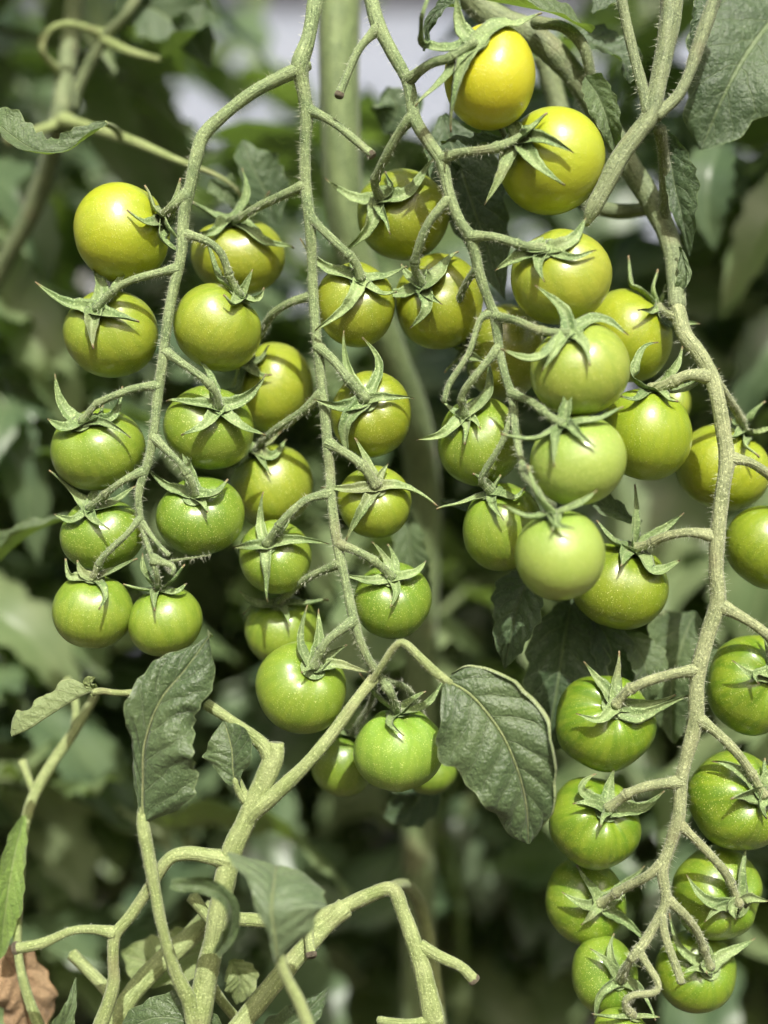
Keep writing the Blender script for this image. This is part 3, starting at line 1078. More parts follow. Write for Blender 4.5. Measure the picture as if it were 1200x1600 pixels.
T('D6', (1177, 1071, 72, 78), (1196, 1050), [[(1195, 1010), (1188, 985), .8], [(1180, 1055), (1184, 1070), .9], [(1220, 1060), (1240, 1070)], [(1215, 1030), (1235, 1010)]],
  .014, DGR, .15, streak=.8, lobe_amp=.05, label='streaked green tomato cut by the right edge, lower one of two')
T('D7', (946, 1131, 78, 74), (954, 1100), [[(925, 1065), (912, 1033), .9], [(955, 1060), (968, 1016), .9], [(1010, 1093), (1056, 1086), .8], [(1000, 1124), (1068, 1092), 1.0], [(932, 1132), (900, 1116), .8]],
  .018, DGR, .2, streak=.8, dimple=1.2, lobe_amp=.06, label='plump streaked green tomato right of the large leaf')
T('D8', (1150, 1250, 77, 77), (1174, 1232), [[(1140, 1205), (1112, 1192)], [(1185, 1260), (1196, 1278), 1.0], [(1155, 1245), (1140, 1250), 1.2], [(1200, 1220), (1225, 1215)], [(1190, 1200), (1195, 1185), .8]],
  .014, DGR, .15, streak=.8, lobe_amp=.05, label='streaked green tomato near the right edge with flat calyx')
T('D9', (929, 1286, 72, 71), (940, 1256), [[(912, 1238), (930, 1220), .9], [(1000, 1262), (1038, 1236), 1.2], [(938, 1275), (937, 1293), .7], [(955, 1225), (958, 1203), 1.0]],
  .018, DGR, .2, streak=.8, dimple=1.3, lobe_amp=.055, label='green tomato whose calyx nearly touches the large leaf tip')
T('D10', (1120, 1394, 70, 73), (1138, 1396), [[(1152, 1360), (1159, 1322), .9], [(1108, 1396), (1073, 1367), 1.0], [(1165, 1400), (1191, 1405), 1.0], [(1142, 1415), (1147, 1434), 1.2]],
  .022, DGR, .1, streak=.75, lobe_amp=.05, label='green tomato lower right whose calyx faces the viewer')
T('D11', (915, 1408, 63, 67), (928, 1398), [[(908, 1375), (901, 1355), .9], [(905, 1400), (878, 1394), .9], [(955, 1435), (1008, 1476), .9], [(965, 1375), (1000, 1356), 1.1]],
  .032, DGR, .1, streak=.75, label='green tomato squeezed between two others on the lower right truss, left side')
T('D12', (1087, 1517, 63, 63), (1096, 1497), [[(1070, 1480), (1047, 1436), .8], [(1130, 1488), (1180, 1466), 1.0], [(1100, 1510), (1104, 1522), 1.2]],
  .028, DGR, .1, streak=.75, label='green tomato at the bottom right, right side of the stem fork')
T('D13', (945, 1524, 52, 60), (960, 1517), [[(940, 1500), (921, 1483), .9], [(962, 1485), (960, 1458), .9], [(990, 1555), (1018, 1590), .9], [(945, 1550), (931, 1583), .9]],
  .020, GRN, .05, label='small green tomato at the bottom right, left side of the stem fork')
T('D14', (970, 1612, 42, 36), (985, 1588), [[(960, 1588), (925, 1585), .8], [(1010, 1585), (1030, 1590), .8]],
  .004, GRN2, .05, label='top of a small green tomato at the bottom edge below the right truss')
# ---- a few more, deep in the plant
T('E1', (1052, 632, 26, 36), (1050, 605), [[(1060, 600), (1070, 590)]], .075, YGR, .3,
  label='small blurred green tomato glimpsed between two right truss fruits')
# ------------------------------------------------------------------ trusses
LA = Truss('leftmost truss stem arching left from the fork, carrying nine tomatoes', (490, -60, .004))
LA.rachis([(480, 100, .004, 13), (464, 110, .002, 15), (445, 118, .001, 13), (395, 145, .0, 11.5), (350, 180, .0, 12), (318, 212, .0, 13), (307, 245, .0, 12), (298, 285, .0, 11),
           (287, 335, .001, 12), (283, 395, .001, 10.5), (272, 445, .001, 10), (262, 500, .001, 10), (255, 560, .001, 9.5), (247, 615, .001, 10),
           (241, 670, .0, 9), (233, 715, .0, 8.5), (220, 755, .0, 8), (216, 785, .0, 7), (224, 830, .0, 6), (240, 880, -.002, 5.5)])
LA.pedicel([(291, 300), (270, 322)], 'A1', (10, 9), knuckle=.005)
LA.pedicel([(278, 420), (240, 428), (200, 440), (176, 456)], 'A2')
LA.pedicel([(288, 362), (320, 375), (345, 395), (360, 435)], 'A3')
LA.pedicel([(247, 600), (215, 606), (175, 620), (148, 634)], 'A4')
LA.pedicel([(266, 550), (290, 572), (318, 592), (338, 615)], 'A5')
LA.pedicel([(228, 735), (195, 750), (165, 772)], 'A6', (7.5, 7))
LA.pedicel([(240, 685), (262, 705), (284, 728), (300, 755)], 'A7')
LA.pedicel([(220, 808), (195, 838), (160, 872)], 'A8', (6, 6.5), knuckle=.006)
LA.pedicel([(238, 875), (246, 900)], 'A9', (5.5, 6), knuckle=.004)
LA.pedicel([(221, 815), (245, 848), (264, 868)], None, (5, 5), end_d=-.004)
LA.pedicel([(264, 868), (270, 885), (268, 898)], None, (9, 4), end_d=-.004)
LA.pedicel([(272, 872), (300, 872), (330, 867)], None, (3.0, 1.2), end_d=-.004)
LA.done()

LB = Truss('second truss stem dropping straight from the fork beside two cut stalks', (467, 108, .006))
LB.rachis([(500, -70, .012, 14), (492, 0, .006, 14), (481, 60, .003, 14), (468, 100, .002, 18), (472, 130, .003, 13), (479, 175, .004, 13), (477, 225, .005, 11), (478, 290, .006, 11), (484, 345, .006, 11), (487, 400, .008, 10),
           (489, 460, .010, 10), (495, 535, .010, 10), (504, 610, .010, 10), (511, 680, .009, 10), (515, 730, .008, 10), (519, 790, .006, 9), (527, 850, .005, 10),
           (540, 910, .003, 9), (552, 965, .001, 9.5), (566, 1010, .0, 8), (585, 1045, .0, 8.5), (605, 1075, .0, 7.5)])
LB.pedicel([(482, 168), (515, 188), (550, 215), (582, 243)], None, (9, 7.5), end_d=-.004, cut=True)
LB.pedicel([(478, 292), (440, 306), (400, 325), (380, 338)], 'B0', (10, 8))
LB.pedicel([(485, 340), (510, 365), (538, 392), (556, 412)], 'B12', (8, 8.5))
LB.pedicel([(489, 460), (455, 472), (425, 492), (405, 525)], 'B1', (8, 8))
LB.pedicel([(497, 615), (470, 645), (435, 668), (410, 690)], 'B2', (10, 7))
LB.pedicel([(516, 768), (480, 780), (450, 805), (430, 830)], 'B3', (8, 8))
LB.pedicel([(530, 880), (490, 898), (455, 922)], 'B4', (8, 8))
LB.pedicel([(551, 968), (532, 985), (510, 1003)], 'B5', (9, 8.5), knuckle=.007)
LB.pedicel([(496, 540), (520, 562), (548, 598)], 'B6', (8.5, 9))
LB.pedicel([(513, 690), (540, 708), (566, 728)], 'B7', (9, 9))
LB.pedicel([(526, 850), (560, 862), (590, 880)], 'B8', (8.5, 8))
LB.pedicel([(600, 1068), (612, 1085)], 'B9', (8, 8), knuckle=.004)
LB.pedicel([(572, 1025), (585, 1060), (578, 1100)], 'B10', (6, 6))
LB.pedicel([(594, 1060), (640, 1080), (668, 1140)], 'B11', (6, 6))
LB.done()

LC = Truss('centre right truss stem with a broken stub near its top', (580, -60, .0))
LC.rachis([(560, -70, .010, 13), (578, -10, .004, 14), (590, 35, .0, 14), (612, 80, -.002, 12), (638, 130, -.003, 12), (648, 185, -.004, 12), (668, 220, -.004, 12),
           (690, 255, -.004, 12), (702, 305, -.004, 11), (718, 345, -.004, 10.5), (737, 375, -.004, 11), (750, 430, -.003, 10), (766, 475, -.002, 9), (775, 500, -.002, 11),
           (780, 545, -.003, 8), (790, 590, -.005, 8), (801, 625, -.006, 9), (806, 680, -.012, 7), (819, 740, -.026, 6.5)])
LC.pedicel([(588, 42), (562, 75), (542, 118), (529, 150)], None, (9, 7), end_d=-.006, cut=True)
LC.pedicel([(640, 124), (672, 100), (705, 90)], 'C1', (9, 9))
LC.pedicel([(689, 246), (720, 238), (765, 233)], 'C2', (9, 8.5))
LC.pedicel([(738, 366), (770, 370), (815, 383)], 'C3', (8.5, 8))
LC.pedicel([(774, 495), (805, 500), (845, 517)], 'C4', (8, 8))
LC.pedicel([(802, 616), (830, 628), (855, 648)], 'C5', (8, 8))
LC.pedicel([(819, 738), (840, 768), (855, 792)], 'C6', (6, 6.5))
LC.pedicel([(650, 180), (625, 205), (600, 250), (585, 285)], 'C0', (9.5, 8.5))
LC.pedicel([(702, 310), (672, 345), (655, 385), (648, 415)], 'B13', (9, 8.5))
LC.pedicel([(752, 418), (730, 440), (715, 475), (712, 505)], 'C9', (7.5, 7))
LC.pedicel([(778, 545), (745, 585), (722, 618)], 'C8', (8, 7.5), knuckle=.006)
LC.pedicel([(772, 490), (750, 500), (733, 550), (702, 600), (694, 628)], None, (6, 6), end_d=-.004)
LC.pedicel([(802, 640), (785, 690), (758, 735), (752, 752)], 'C7', (6, 6.5), knuckle=.006)
LC.pedicel([(819, 736), (828, 732)], None, (8, 5), end_d=-.03)
LC.done()

LD = Truss('thick rough right-hand truss stem winding down to the bottom edge', (1068, 525, .006), 4.5, M_TRUSS2)
LD.rachis([(1058, 480, .012, 14), (1070, 522, .006, 15), (1092, 552, .003, 15), (1110, 585, .002, 15), (1122, 625, .0, 14), (1130, 675, .0, 14.5), (1135, 720, .0, 15.5), (1128, 770, -.001, 14),
           (1121, 835, -.001, 14.5), (1119, 890, -.001, 14.5), (1122, 940, -.001, 16), (1107, 990, -.001, 14.5), (1092, 1045, -.001, 15), (1088, 1090, -.001, 14.5), (1087, 1125, -.001, 15),
           (1072, 1185, .0, 12.5), (1064, 1220, .0, 13), (1060, 1275, .0, 13), (1046, 1325, .0, 11.5), (1035, 1358, .0, 12), (1041, 1405, .0, 10.5), (1030, 1432, .0, 9), (1005, 1475, .0, 9), (985, 1500, -.001, 8)])
LD.pedicel([(1110, 588), (1075, 586), (1045, 600)], 'D2', (11, 11))
LD.pedicel([(1060, 500), (1045, 490)], 'D1', (8, 8), knuckle=.005)
LD.pedicel([(1098, 560), (1130, 610), (1155, 650)], 'D3', (9, 8))
LD.pedicel([(1137, 715), (1170, 722), (1205, 745), (1228, 775)], 'D4', (10, 9))
LD.pedicel([(1120, 836), (1080, 832), (1040, 838), (1015, 850)], 'D5', (9.5, 9))
LD.pedicel([(1124, 943), (1155, 962), (1190, 985), (1210, 1010)], 'D6', (11, 9))
LD.pedicel([(1091, 1047), (1050, 1053), (1010, 1065), (980, 1080)], 'D7', (10, 9.5))
LD.pedicel([(1092, 1118), (1120, 1145), (1150, 1175), (1172, 1205)], 'D8', (10, 8.5))
LD.pedicel([(1062, 1220), (1025, 1226), (985, 1238)], 'D9', (10, 9))
LD.pedicel([(1063, 1287), (1090, 1315), (1115, 1342), (1137, 1370)], 'D10', (8.5, 8.5))
LD.pedicel([(1037, 1352), (1010, 1370), (975, 1388)], 'D11', (9.5, 9))
LD.pedicel([(1043, 1402), (1070, 1430), (1092, 1462)], 'D12', (8.5, 8))
LD.pedicel([(1000, 1480), (985, 1500)], 'D13', (8, 8), knuckle=.004)
LD.pedicel([(1034, 1426), (1042, 1470), (1060, 1520), (1064, 1536)], None, (8, 8), end_d=-.004)
LD.pedicel([(1064, 1536), (1030, 1545), (985, 1556), (976, 1572)], 'D14', (7, 7), knuckle=.003)
LD.done()

# ------------------------------------------------------------------ vines and leafy shoots
def place_vines():
    # thick main stem behind the fruit
    t = thing('tomato_vine', P(655, 1700, .24), 'thick smooth pale green main stem rising out of focus behind the centre trusses', 'vine')
    g0 = P(655, 1700, .10)
    h = HairSet()
    stem(t, [(512, -1500, .12, 20), (520, -420, .115, 28), (528, -60, .11, 32), (530, 150, .11, 31), (545, 360, .12, 30), (598, 520, .14, 28), (648, 660, .17, 27), (662, 800, .20, 27), (655, 1000, .22, 26),
             (652, 1300, .24, 26), (655, 1640, .24, 26), (655, 2400, .24, 28), (640, 3300, .24, 28)], 'main_stem', M_VINEL, None, nseg=18, ridges=.06, bump=.03, step=.006)
    leaf(t, [(600, 210, .085), (620, 170, .08), (612, 150, .08), (606, 135, .08)], [(0, 4, 4), (.4, 40, 45), (.8, 25, 25), (1, 1, 1)], M_LEAF)
    leaf(t, [(640, 800, .085), (640, 850, .08), (655, 900, .08), (670, 930, .082)], [(0, 4, 4), (.35, 26, 30), (.8, 18, 20), (1, 1, 1)], M_LEAF2)
    leaf(t, [(640, 1210, .09), (655, 1240, .08), (640, 1262, .082), (600, 1275, .085)], [(0, 5, 5), (.4, 40, 40), (.8, 25, 25), (1, 1, 1)], M_LEAF)

    # upper right vine: fork plus the shaded arching stem that carries the right truss
    t = thing('tomato_vine', P(1050, -60, .01), 'forked grey-green vine at the upper right with a peeling lower end and big leaves', 'vine')
    h = HairSet()
    stem(t, [(1058, -120, .01, 19), (1050, -20, .006, 18), (1045, 40, .003, 17), (1032, 115, .0, 14), (1016, 182, -.002, 15), (1000, 205, -.002, 14), (970, 245, -.002, 14), (942, 297, -.002, 13), (925, 328, -.002, 12), (915, 352, -.001, 5)],
         'main_stem', M_VINE, h, 3, ridges=.10)
    stem(t, [(965, -60, .008, 8), (972, 0, .006, 8), (988, 75, .003, 8), (1002, 130, .0, 9), (1014, 178, -.002, 9)], 'branch', M_VINE, h, 3)
    stem(t, [(1135, -60, .006, 11), (1112, 10, .004, 11), (1092, 70, .002, 11), (1075, 120, .0, 9), (1055, 155, -.001, 9), (1022, 182, -.002, 10)], 'branch', M_VINE, h, 3)
    stem(t, [(660, -120, .05, 22), (750, 10, .045, 22), (830, 55, .04, 21), (885, 105, .04, 20), (935, 175, .04, 19), (985, 260, .04, 18), (1030, 335, .034, 17), (1052, 400, .024, 15), (1058, 482, .012, 14)], 'arching_stem', M_VINE, h, 2)
    stem(t, [(835, 35, .03, 9), (880, 42, .022, 9), (910, 70, .02, 9), (922, 110, .022, 8), (925, 150, .026, 7)], 'petiole', M_VINE, h, 3)
    stem(t, [(1030, 200, .004, 9), (1038, 260, .02, 9), (1040, 340, .03, 8), (1055, 400, .03, 8)], 'petiole', M_VINE, h, 3)
    stem(t, [(1050, 320, .05, 10), (960, 330, .05, 12), (900, 300, .06, 14), (880, 200, .07, 16), (850, 90, .07, 16)], 'petiole', M_VINE, None)
    stem(t, [(768, 40, .012, 4), (772, 130, .014, 4), (770, 170, .014, 5), (790, 215, .016, 5)], 'tendril', M_VINE, None)
    h.build(t, M_HAIR)
    leaf(t, [(1255, -20, .045), (1190, 50, .035), (1140, 130, .03), (1095, 235, .035)], [(0, 10, 10), (.15, 95, 90), (.45, 125, 100), (.75, 75, 62), (.9, 45, 40), (1, 2, 2)], M_LEAF,  # shade on this big leaf is put into its darker leaf colour
         normal=(.1, -1, .35), fold=(.12, .12), curl=(.3, -.3), seed=3, puff=.0014)
    leaf(t, [(1042, 205, .022), (1052, 280, .02), (1066, 340, .02), (1078, 400, .022)], [(0, 3, 3), (.3, 40, 12), (.6, 36, 14), (1, 2, 2)], M_LEAF, normal=(-.5, -1, .3), seed=4)
    leaf(t, [(690, 180, .036), (722, 270, .034), (752, 360, .034), (790, 470, .036)], [(0, 6, 6), (.25, 55, 62), (.6, 48, 50), (1, 2, 2)], M_LEAF, normal=(.1, -1, .15), seed=5)
    leaf(t, [(720, 260, .03), (690, 300, .045), (650, 330, .055)], [(0, 6, 6), (.4, 50, 50), (1, 2, 2)], M_LEAF, seed=6)
    leaf(t, [(925, 50, .018), (870, 22, .014), (810, 8, .012), (740, -5, .014)], [(0, 4, 4), (.25, 36, 30), (.6, 42, 30), (1, 2, 2)], M_LEAF2, normal=(.1, -.7, .9), seed=7)
    leaf(t, [(915, 120, .02), (935, 150, .016), (950, 190, .014), (965, 240, .018)], [(0, 5, 5), (.3, 28, 30), (.7, 24, 20), (1, 2, 2)], M_LEAF2, normal=(-.4, -.8, .6), fold=(.5, .5), seed=8)
    leaf(t, [(880, 60, .035), (930, 70, .034), (975, 95, .034), (985, 130, .036)], [(0, 6, 6), (.3, 40, 44), (.7, 34, 34), (1, 2, 2)], M_LEAF, normal=(.2, -.8, .6), seed=9)
    leaf(t, [(925, 20, .03), (960, 5, .03), (1000, -12, .03)], [(0, 6, 6), (.4, 34, 26), (1, 2, 2)], M_LEAF, normal=(0, -.7, .7), seed=10)
    leaf(t, [(1120, -10, .012), (1095, 30, .008), (1078, 75, .01)], [(0, 5, 5), (.4, 26, 20), (1, 2, 2)], M_LEAF, normal=(-.5, -.8, .3), seed=11)
    for q, w, m_, sd in (([(1290, 260, .22), (1220, 320, .20), (1170, 400, .20), (1130, 500, .21)], 48, 1, 75),
                         ([(1300, 470, .26), (1230, 520, .24), (1180, 590, .24), (1150, 680, .25)], 50, 0, 76),
                         ([(1130, 220, .16), (1110, 270, .15), (1105, 330, .15), (1115, 390, .155)], 42, 0, 77),
                         ([(960, 120, .18), (930, 190, .17), (910, 260, .17), (915, 340, .175)], 42, 0, 78)):
        leaf(t, q, [(0, .06 * w, .06 * w), (.2, .8 * w, .8 * w), (.5, w, w), (.8, .55 * w, .5 * w), (1, 2, 2)], M_BACK[m_], normal=(-.1, -.75, .65), seed=sd, nu=22, nv=5, tooth=.16)
    leaf(t, [(1062, 385, .016), (1072, 430, .012), (1062, 480, .016), (1068, 500, .018)], [(0, 3, 3), (.4, 9, 12), (1, 2, 2)], M_LEAF2, normal=(-.6, -.8, .1), seed=12)
    leaf(t, [(720, 10, .012), (690, 12, .01), (668, 40, .012), (662, 80, .016)], [(0, 8, 8), (.3, 16, 12), (1, 1, 1)], M_LEAF, normal=(.3, -.8, .6), seed=13)
    leaf(t, [(790, 215, .018), (740, 228, .016), (715, 215, .018), (690, 225, .02)], [(0, 4, 4), (.3, 20, 24), (1, 1, 1)], M_LEAF2, normal=(.1, -.7, .7), seed=14)

    # leaves behind the right truss
    t = thing('tomato_vine', P(900, 860, .05), 'side shoot of broad dark leaves behind the lowest pale tomato', 'vine')
    stem(t, [(870, 700, .06, 9), (860, 800, .055, 9), (880, 880, .05, 9), (905, 960, .05, 8), (930, 1010, .05, 7)], 'stem', M_VINE)
    stem(t, [(905, 940, .05, 7), (990, 950, .055, 6), (1070, 965, .06, 6)], 'petiole', M_VINE)
    leaf(t, [(838, 890, .028), (815, 930, .022), (800, 985, .022), (788, 1045, .026)], [(0, 5, 5), (.25, 42, 46), (.6, 42, 34), (1, 2, 2)], M_LEAF, normal=(-.25, -1, .35), fold=(.3, -.2), seed=21, puff=.0014)
    leaf(t, [(895, 930, .045), (880, 1010, .04), (868, 1090, .04), (850, 1190, .045)], [(0, 8, 8), (.25, 66, 60), (.6, 74, 62), (1, 2, 2)], M_LEAF, normal=(.1, -1, .05), seed=22, puff=.0014)
    leaf(t, [(1085, 955, .055), (1065, 1010, .05), (1050, 1075, .05), (1052, 1160, .055)], [(0, 6, 6), (.25, 60, 64), (.6, 56, 48), (.85, 26, 22), (1, 2, 2)], M_LEAF2, normal=(0, -.9, .6), seed=23)
    leaf(t, [(980, 990, .04), (1005, 1030, .036), (1010, 1060, .036), (1000, 1100, .04)], [(0, 5, 5), (.4, 38, 40), (1, 2, 2)], M_LEAF2, normal=(.2, -.8, .6), seed=24)
    leaf(t, [(1000, 820, .034), (965, 800, .026), (930, 785, .024), (890, 775, .03)], [(0, 4, 4), (.4, 26, 20), (1, 2, 2)], M_LEAF2, normal=(0, -.8, .6), seed=25)
    leaf(t, [(925, 960, .04), (950, 1000, .038), (965, 1060, .04), (960, 1100, .045)], [(0, 5, 5), (.4, 36, 40), (1, 2, 2)], M_LEAF, normal=(.1, -1, .2), seed=26)
    leaf(t, [(690, 780, .05), (740, 800, .05), (790, 810, .055)], [(0, 3, 3), (.4, 18, 18), (1, 2, 2)], M_LEAF, normal=(0, -.6, .8), seed=27)

    # bottom left leafy shoot
    t = thing('tomato_shoot', P(310, 1640, -.006), 'pale green branching shoot at the bottom left carrying the large leaf by the ribbed tomato', 'shoot')
    h = HairSet()
    stem(t, [(432, 1160, -.006, 13), (428, 1185, -.006, 16), (404, 1240, -.006, 16), (383, 1285, -.006, 16), (362, 1330, -.006, 17), (346, 1400, -.006, 17), (334, 1470, -.006, 17), (320, 1540, -.006, 19), (306, 1640, -.006, 20), (290, 1900, .0, 22), (300, 2600, .03, 24), (420, 4300, .09, 26)],
         'main_stem', M_SHOOT, h, 3, cut=True, hl=.0011)
    stem(t, [(322, 1100, -.002, 7.5), (350, 1118, -.004, 8), (385, 1142, -.005, 9), (412, 1165, -.006, 12), (424, 1190, -.006, 10)], 'branch', M_SHOOT, h, 3, hl=.0011)
    stem(t, [(585, 1060, -.001, 7.5), (560, 1090, -.004, 9), (520, 1145, -.006, 9.5), (480, 1192, -.008, 10), (430, 1240, -.008, 13), (398, 1268, -.007, 13), (378, 1300, -.006, 8)], 'branch', M_SHOOT, h, 3, hl=.0011)
    stem(t, [(578, 1070, -.002, 5), (600, 1034, -.006, 5.5), (617, 1010, -.008, 6), (632, 1005, -.009, 6.5), (655, 1026, -.011, 7.5), (680, 1050, -.012, 7.5), (705, 1068, -.013, 5)], 'petiole', M_SHOOT, h, 3, hl=.0011)
    stem(t, [(358, 1345, -.006, 14), (325, 1338, -.007, 12), (290, 1334, -.008, 11), (262, 1345, -.008, 10.5), (232, 1390, -.008, 9.5), (205, 1430, -.007, 9), (180, 1462, -.007, 9.5), (177, 1500, -.007, 9), (176, 1545, -.006, 10), (150, 1620, -.004, 12), (120, 1720, .0, 12)], 'branch', M_SHOOT, h, 3, hl=.0011)
    stem(t, [(180, 1458, -.007, 9), (145, 1452, -.008, 7), (110, 1455, -.009, 6.5), (65, 1474, -.01, 8), (22, 1482, -.01, 9)], 'petiole', M_SHOOT, h, 3, cut=True, hl=.0011)
    stem(t, [(221, 1258, -.0135, 4), (222, 1282, -.0135, 9), (227, 1312, -.014, 11), (240, 1380, -.014, 9.5), (254, 1450, -.014, 9), (275, 1520, -.012, 10), (298, 1570, -.009, 13), (310, 1640, -.007, 15)], 'petiole', M_SHOOT, h, 3, hl=.0011)
    stem(t, [(345, 1435, .002, 10), (400, 1438, .008, 11), (460, 1442, .012, 11), (520, 1425, .014, 12), (570, 1402, .014, 12), (612, 1389, .012, 11.5), (630, 1425, .010, 11.5), (648, 1475, .008, 13), (664, 1530, .007, 15), (680, 1620, .008, 17), (690, 1800, .02, 18), (670, 2400, .06, 18)], 'branch', M_SHOOT, h, 3, hl=.0011)
    stem(t, [(596, 1394, .014, 8), (634, 1384, .05, 10), (660, 1425, .075, 11), (678, 1520, .085, 11), (690, 1700, .09, 13)], 'branch', M_SHOOT, None)
    stem(t, [(656, 1478, .008, 10), (690, 1496, .006, 9), (720, 1510, .004, 8), (742, 1532, .004, 9)], 'petiole', M_SHOOT, h, 3, cut=True, hl=.0011)
    stem(t, [(690, 1592, .006, 10), (640, 1598, .005, 6), (590, 1594, .005, 5)], 'petiole', M_SHOOT, h, 3, hl=.0011)
    stem(t, [(345, 1640, -.004, 17), (400, 1570, .002, 16), (455, 1505, .008, 15), (510, 1445, .012, 15), (540, 1418, .014, 13)], 'branch', M_SHOOT, h, 3, hl=.0011)
    stem(t, [(482, 1440, .006, 7), (484, 1470, .002, 7), (487, 1494, -.001, 8)], 'petiole', M_SHOOT, None, cut=True)
    stem(t, [(112, 1490, .03, 8), (140, 1518, .028, 9), (172, 1550, .024, 10)], 'branch', M_SHOOT, None)
    stem(t, [(165, 1640, .02, 14), (195, 1570, .024, 15), (240, 1515, .03, 16), (300, 1462, .034, 16), (335, 1420, .03, 14)], 'branch', M_SHOOT, None)
    stem(t, [(300, 1400, .014, 9), (330, 1440, .012, 8), (350, 1470, .006, 8)], 'branch', M_SHOOT, None)
    stem(t, [(330, 1540, .012, 8), (360, 1580, .014, 8), (400, 1620, .016, 8)], 'branch', M_SHOOT, None)
    stem(t, [(496, 1640, -.05, 11), (470, 1570, -.05, 9.5), (445, 1520, -.05, 9), (434, 1480, -.05, 9)], 'petiole', M_SHOOT, None)
    stem(t, [(386, 1252, -.006, 8), (376, 1236, -.006, 8), (368, 1215, -.007, 6)], 'petiole', M_SHOOT, h, 3, hl=.0011)
    stem(t, [(212, 1082, .010, 5), (185, 1083, .010, 5), (160, 1080, .010, 5), (145, 1082, .010, 5)], 'petiole', M_SHOOT, None)
    h.build(t, M_HAIR)
    m = [(222, 1285, -.014), (223, 1220, -.015), (226, 1160, -.016), (250, 1095, -.016), (290, 1045, -.015), (330, 990, -.012)]
    lf = leaf(t, m, [(0, 6, 14), (.06, 9, 52), (.16, 16, 84), (.3, 20, 92), (.42, 26, 84), (.55, 42, 62), (.7, 44, 60), (.85, 30, 40), (.95, 14, 16), (1, 1, 1)], M_LEAFG,
              normal=(-.15, -1, .45), fold=(.35, .05), curl=(-.1, -.5), seed=31, puff=.0020, wav=.0034, teeth=11, tooth=.055, nu=80, nv=18, label='large dark toothed leaf pointing up to the right')
    midrib(t, lf, [(a, b, c - .0012) for a, b, c in m], 3.2, .8)
    m = [(372, 1232, -.007), (364, 1205, -.008), (362, 1170, -.008), (350, 1126, -.005)]
    lf = leaf(t, m, [(0, 5, 5), (.2, 16, 14), (.45, 45, 36), (.65, 42, 38), (.85, 22, 26), (1, 1, 1)], M_LEAFG, normal=(-.1, -1, .3), fold=(.1, .35), curl=(-.2, .2), seed=32, nu=44, nv=12, tooth=.03, label='small oval leaf beside the cut branch')
    midrib(t, lf, [(a, b, c - .0004) for a, b, c in m], 3, .8)
    m = [(700, 1064, -.013), (738, 1088, -.016), (780, 1140, -.018), (806, 1195, -.018), (822, 1255, -.016), (826, 1318, -.012)]
    lf = leaf(t, m, [(0, 14, 16), (.06, 46, 60), (.16, 72, 86), (.3, 86, 98), (.45, 84, 96), (.6, 70, 80), (.75, 54, 64), (.88, 38, 46), (.96, 22, 28), (1, 6, 6)], M_LEAFG,
              normal=(.05, -1, .4), fold=(.2, -.05), curl=(.3, -.45), edge_roll=(2.3, 0), seed=33, puff=.0018, wav=.0026, teeth=5, tooth=.05, nu=76, nv=18, label='broad dark leaf with rolled pale rim, tip hanging down')
    midrib(t, lf, [(a, b, c - .0006) for a, b, c in m], 3.6, 1.0)
    # curled front leaf
    m = [(434, 1500, -.052), (429, 1460, -.055), (424, 1420, -.056), (428, 1382, -.050), (432, 1352, -.040)]
    lf = leaf(t, m, [(0, 5, 5), (.15, 8, 42), (.35, 14, 74), (.55, 30, 86), (.75, 60, 86), (.9, 82, 74), (1, 84, 46)], M_LEAFC, normal=(.1, -1, .1), fold=(.05, .05), curl=(.15, -.3), seed=34, puff=.001, tooth=.03, nu=46, nv=12, label='curled cup-shaped leaf near the bottom')
    midrib(t, lf, [(a, b, c - .0008) for a, b, c in m], 4, 1.2)
    leaf(t, [(338, 1490, -.03), (360, 1450, -.036), (358, 1410, -.04), (325, 1386, -.042), (268, 1380, -.042)], [(0, 8, 8), (.3, 15, 15), (.6, 16, 14), (.9, 15, 12), (1, 10, 8)], M_LEAF2, normal=(.3, -1, .3), fold=(.5, .5), seed=35, tooth=.02, label='narrow leaf curled into a hook')
    # rolled leaf at the left
    m = [(148, 1078, .010), (120, 1090, .010), (80, 1115, .010), (45, 1138, .010), (18, 1150, .012)]
    leaf(t, m, [(0, 4, 4), (.12, 22, 20), (.35, 32, 26), (.7, 34, 30), (.92, 26, 22), (1, 6, 6)], M_LEAFY, normal=(.15, .45, 1), fold=(.9, .9), curl=(.9, .9), seed=36, tooth=.05, nu=50, label='pale rolled-up leaf at the left')
    leaf(t, [(150, 1085, .012), (140, 1066, .010), (148, 1058, .010)], [(0, 4, 4), (.5, 12, 10), (1, 1, 1)], M_LEAFY, seed=37)
    # low leaves along the bottom edge
    leaf(t, [(75, 1680, -.004), (98, 1610, -.008), (112, 1570, -.008), (118, 1528, -.004)], [(0, 10, 10), (.4, 34, 24), (.75, 14, 10), (1, 1, 1)], M_LEAF2, normal=(.3, -1, .4), fold=(.5, .5), seed=38)
    leaf(t, [(360, 1640, .0), (300, 1600, -.004), (240, 1590, -.004), (180, 1620, .0)], [(0, 10, 10), (.4, 36, 36), (.8, 26, 26), (1, 1, 1)], M_LEAFG, normal=(0, -.8, .7), seed=39)
    leaf(t, [(395, 1650, -.01), (440, 1610, -.014), (480, 1580, -.014), (514, 1544, -.01)], [(0, 10, 10), (.3, 30, 34), (.7, 24, 28), (1, 1, 1)], M_LEAFG, normal=(0, -.9, .5), fold=(.5, .4), seed=40, tooth=.12)
    leaf(t, [(345, 1470, .05), (300, 1490, .046), (250, 1505, .046), (190, 1490, .05)], [(0, 8, 8), (.3, 46, 42), (.7, 50, 44), (1, 2, 2)], M_LEAFY, normal=(0, -.9, .7), seed=41)
    leaf(t, [(330, 1560, .05), (280, 1590, .046), (230, 1600, .046)], [(0, 8, 8), (.4, 40, 40), (1, 2, 2)], M_LEAFY, normal=(0, -.9, .7), seed=42)
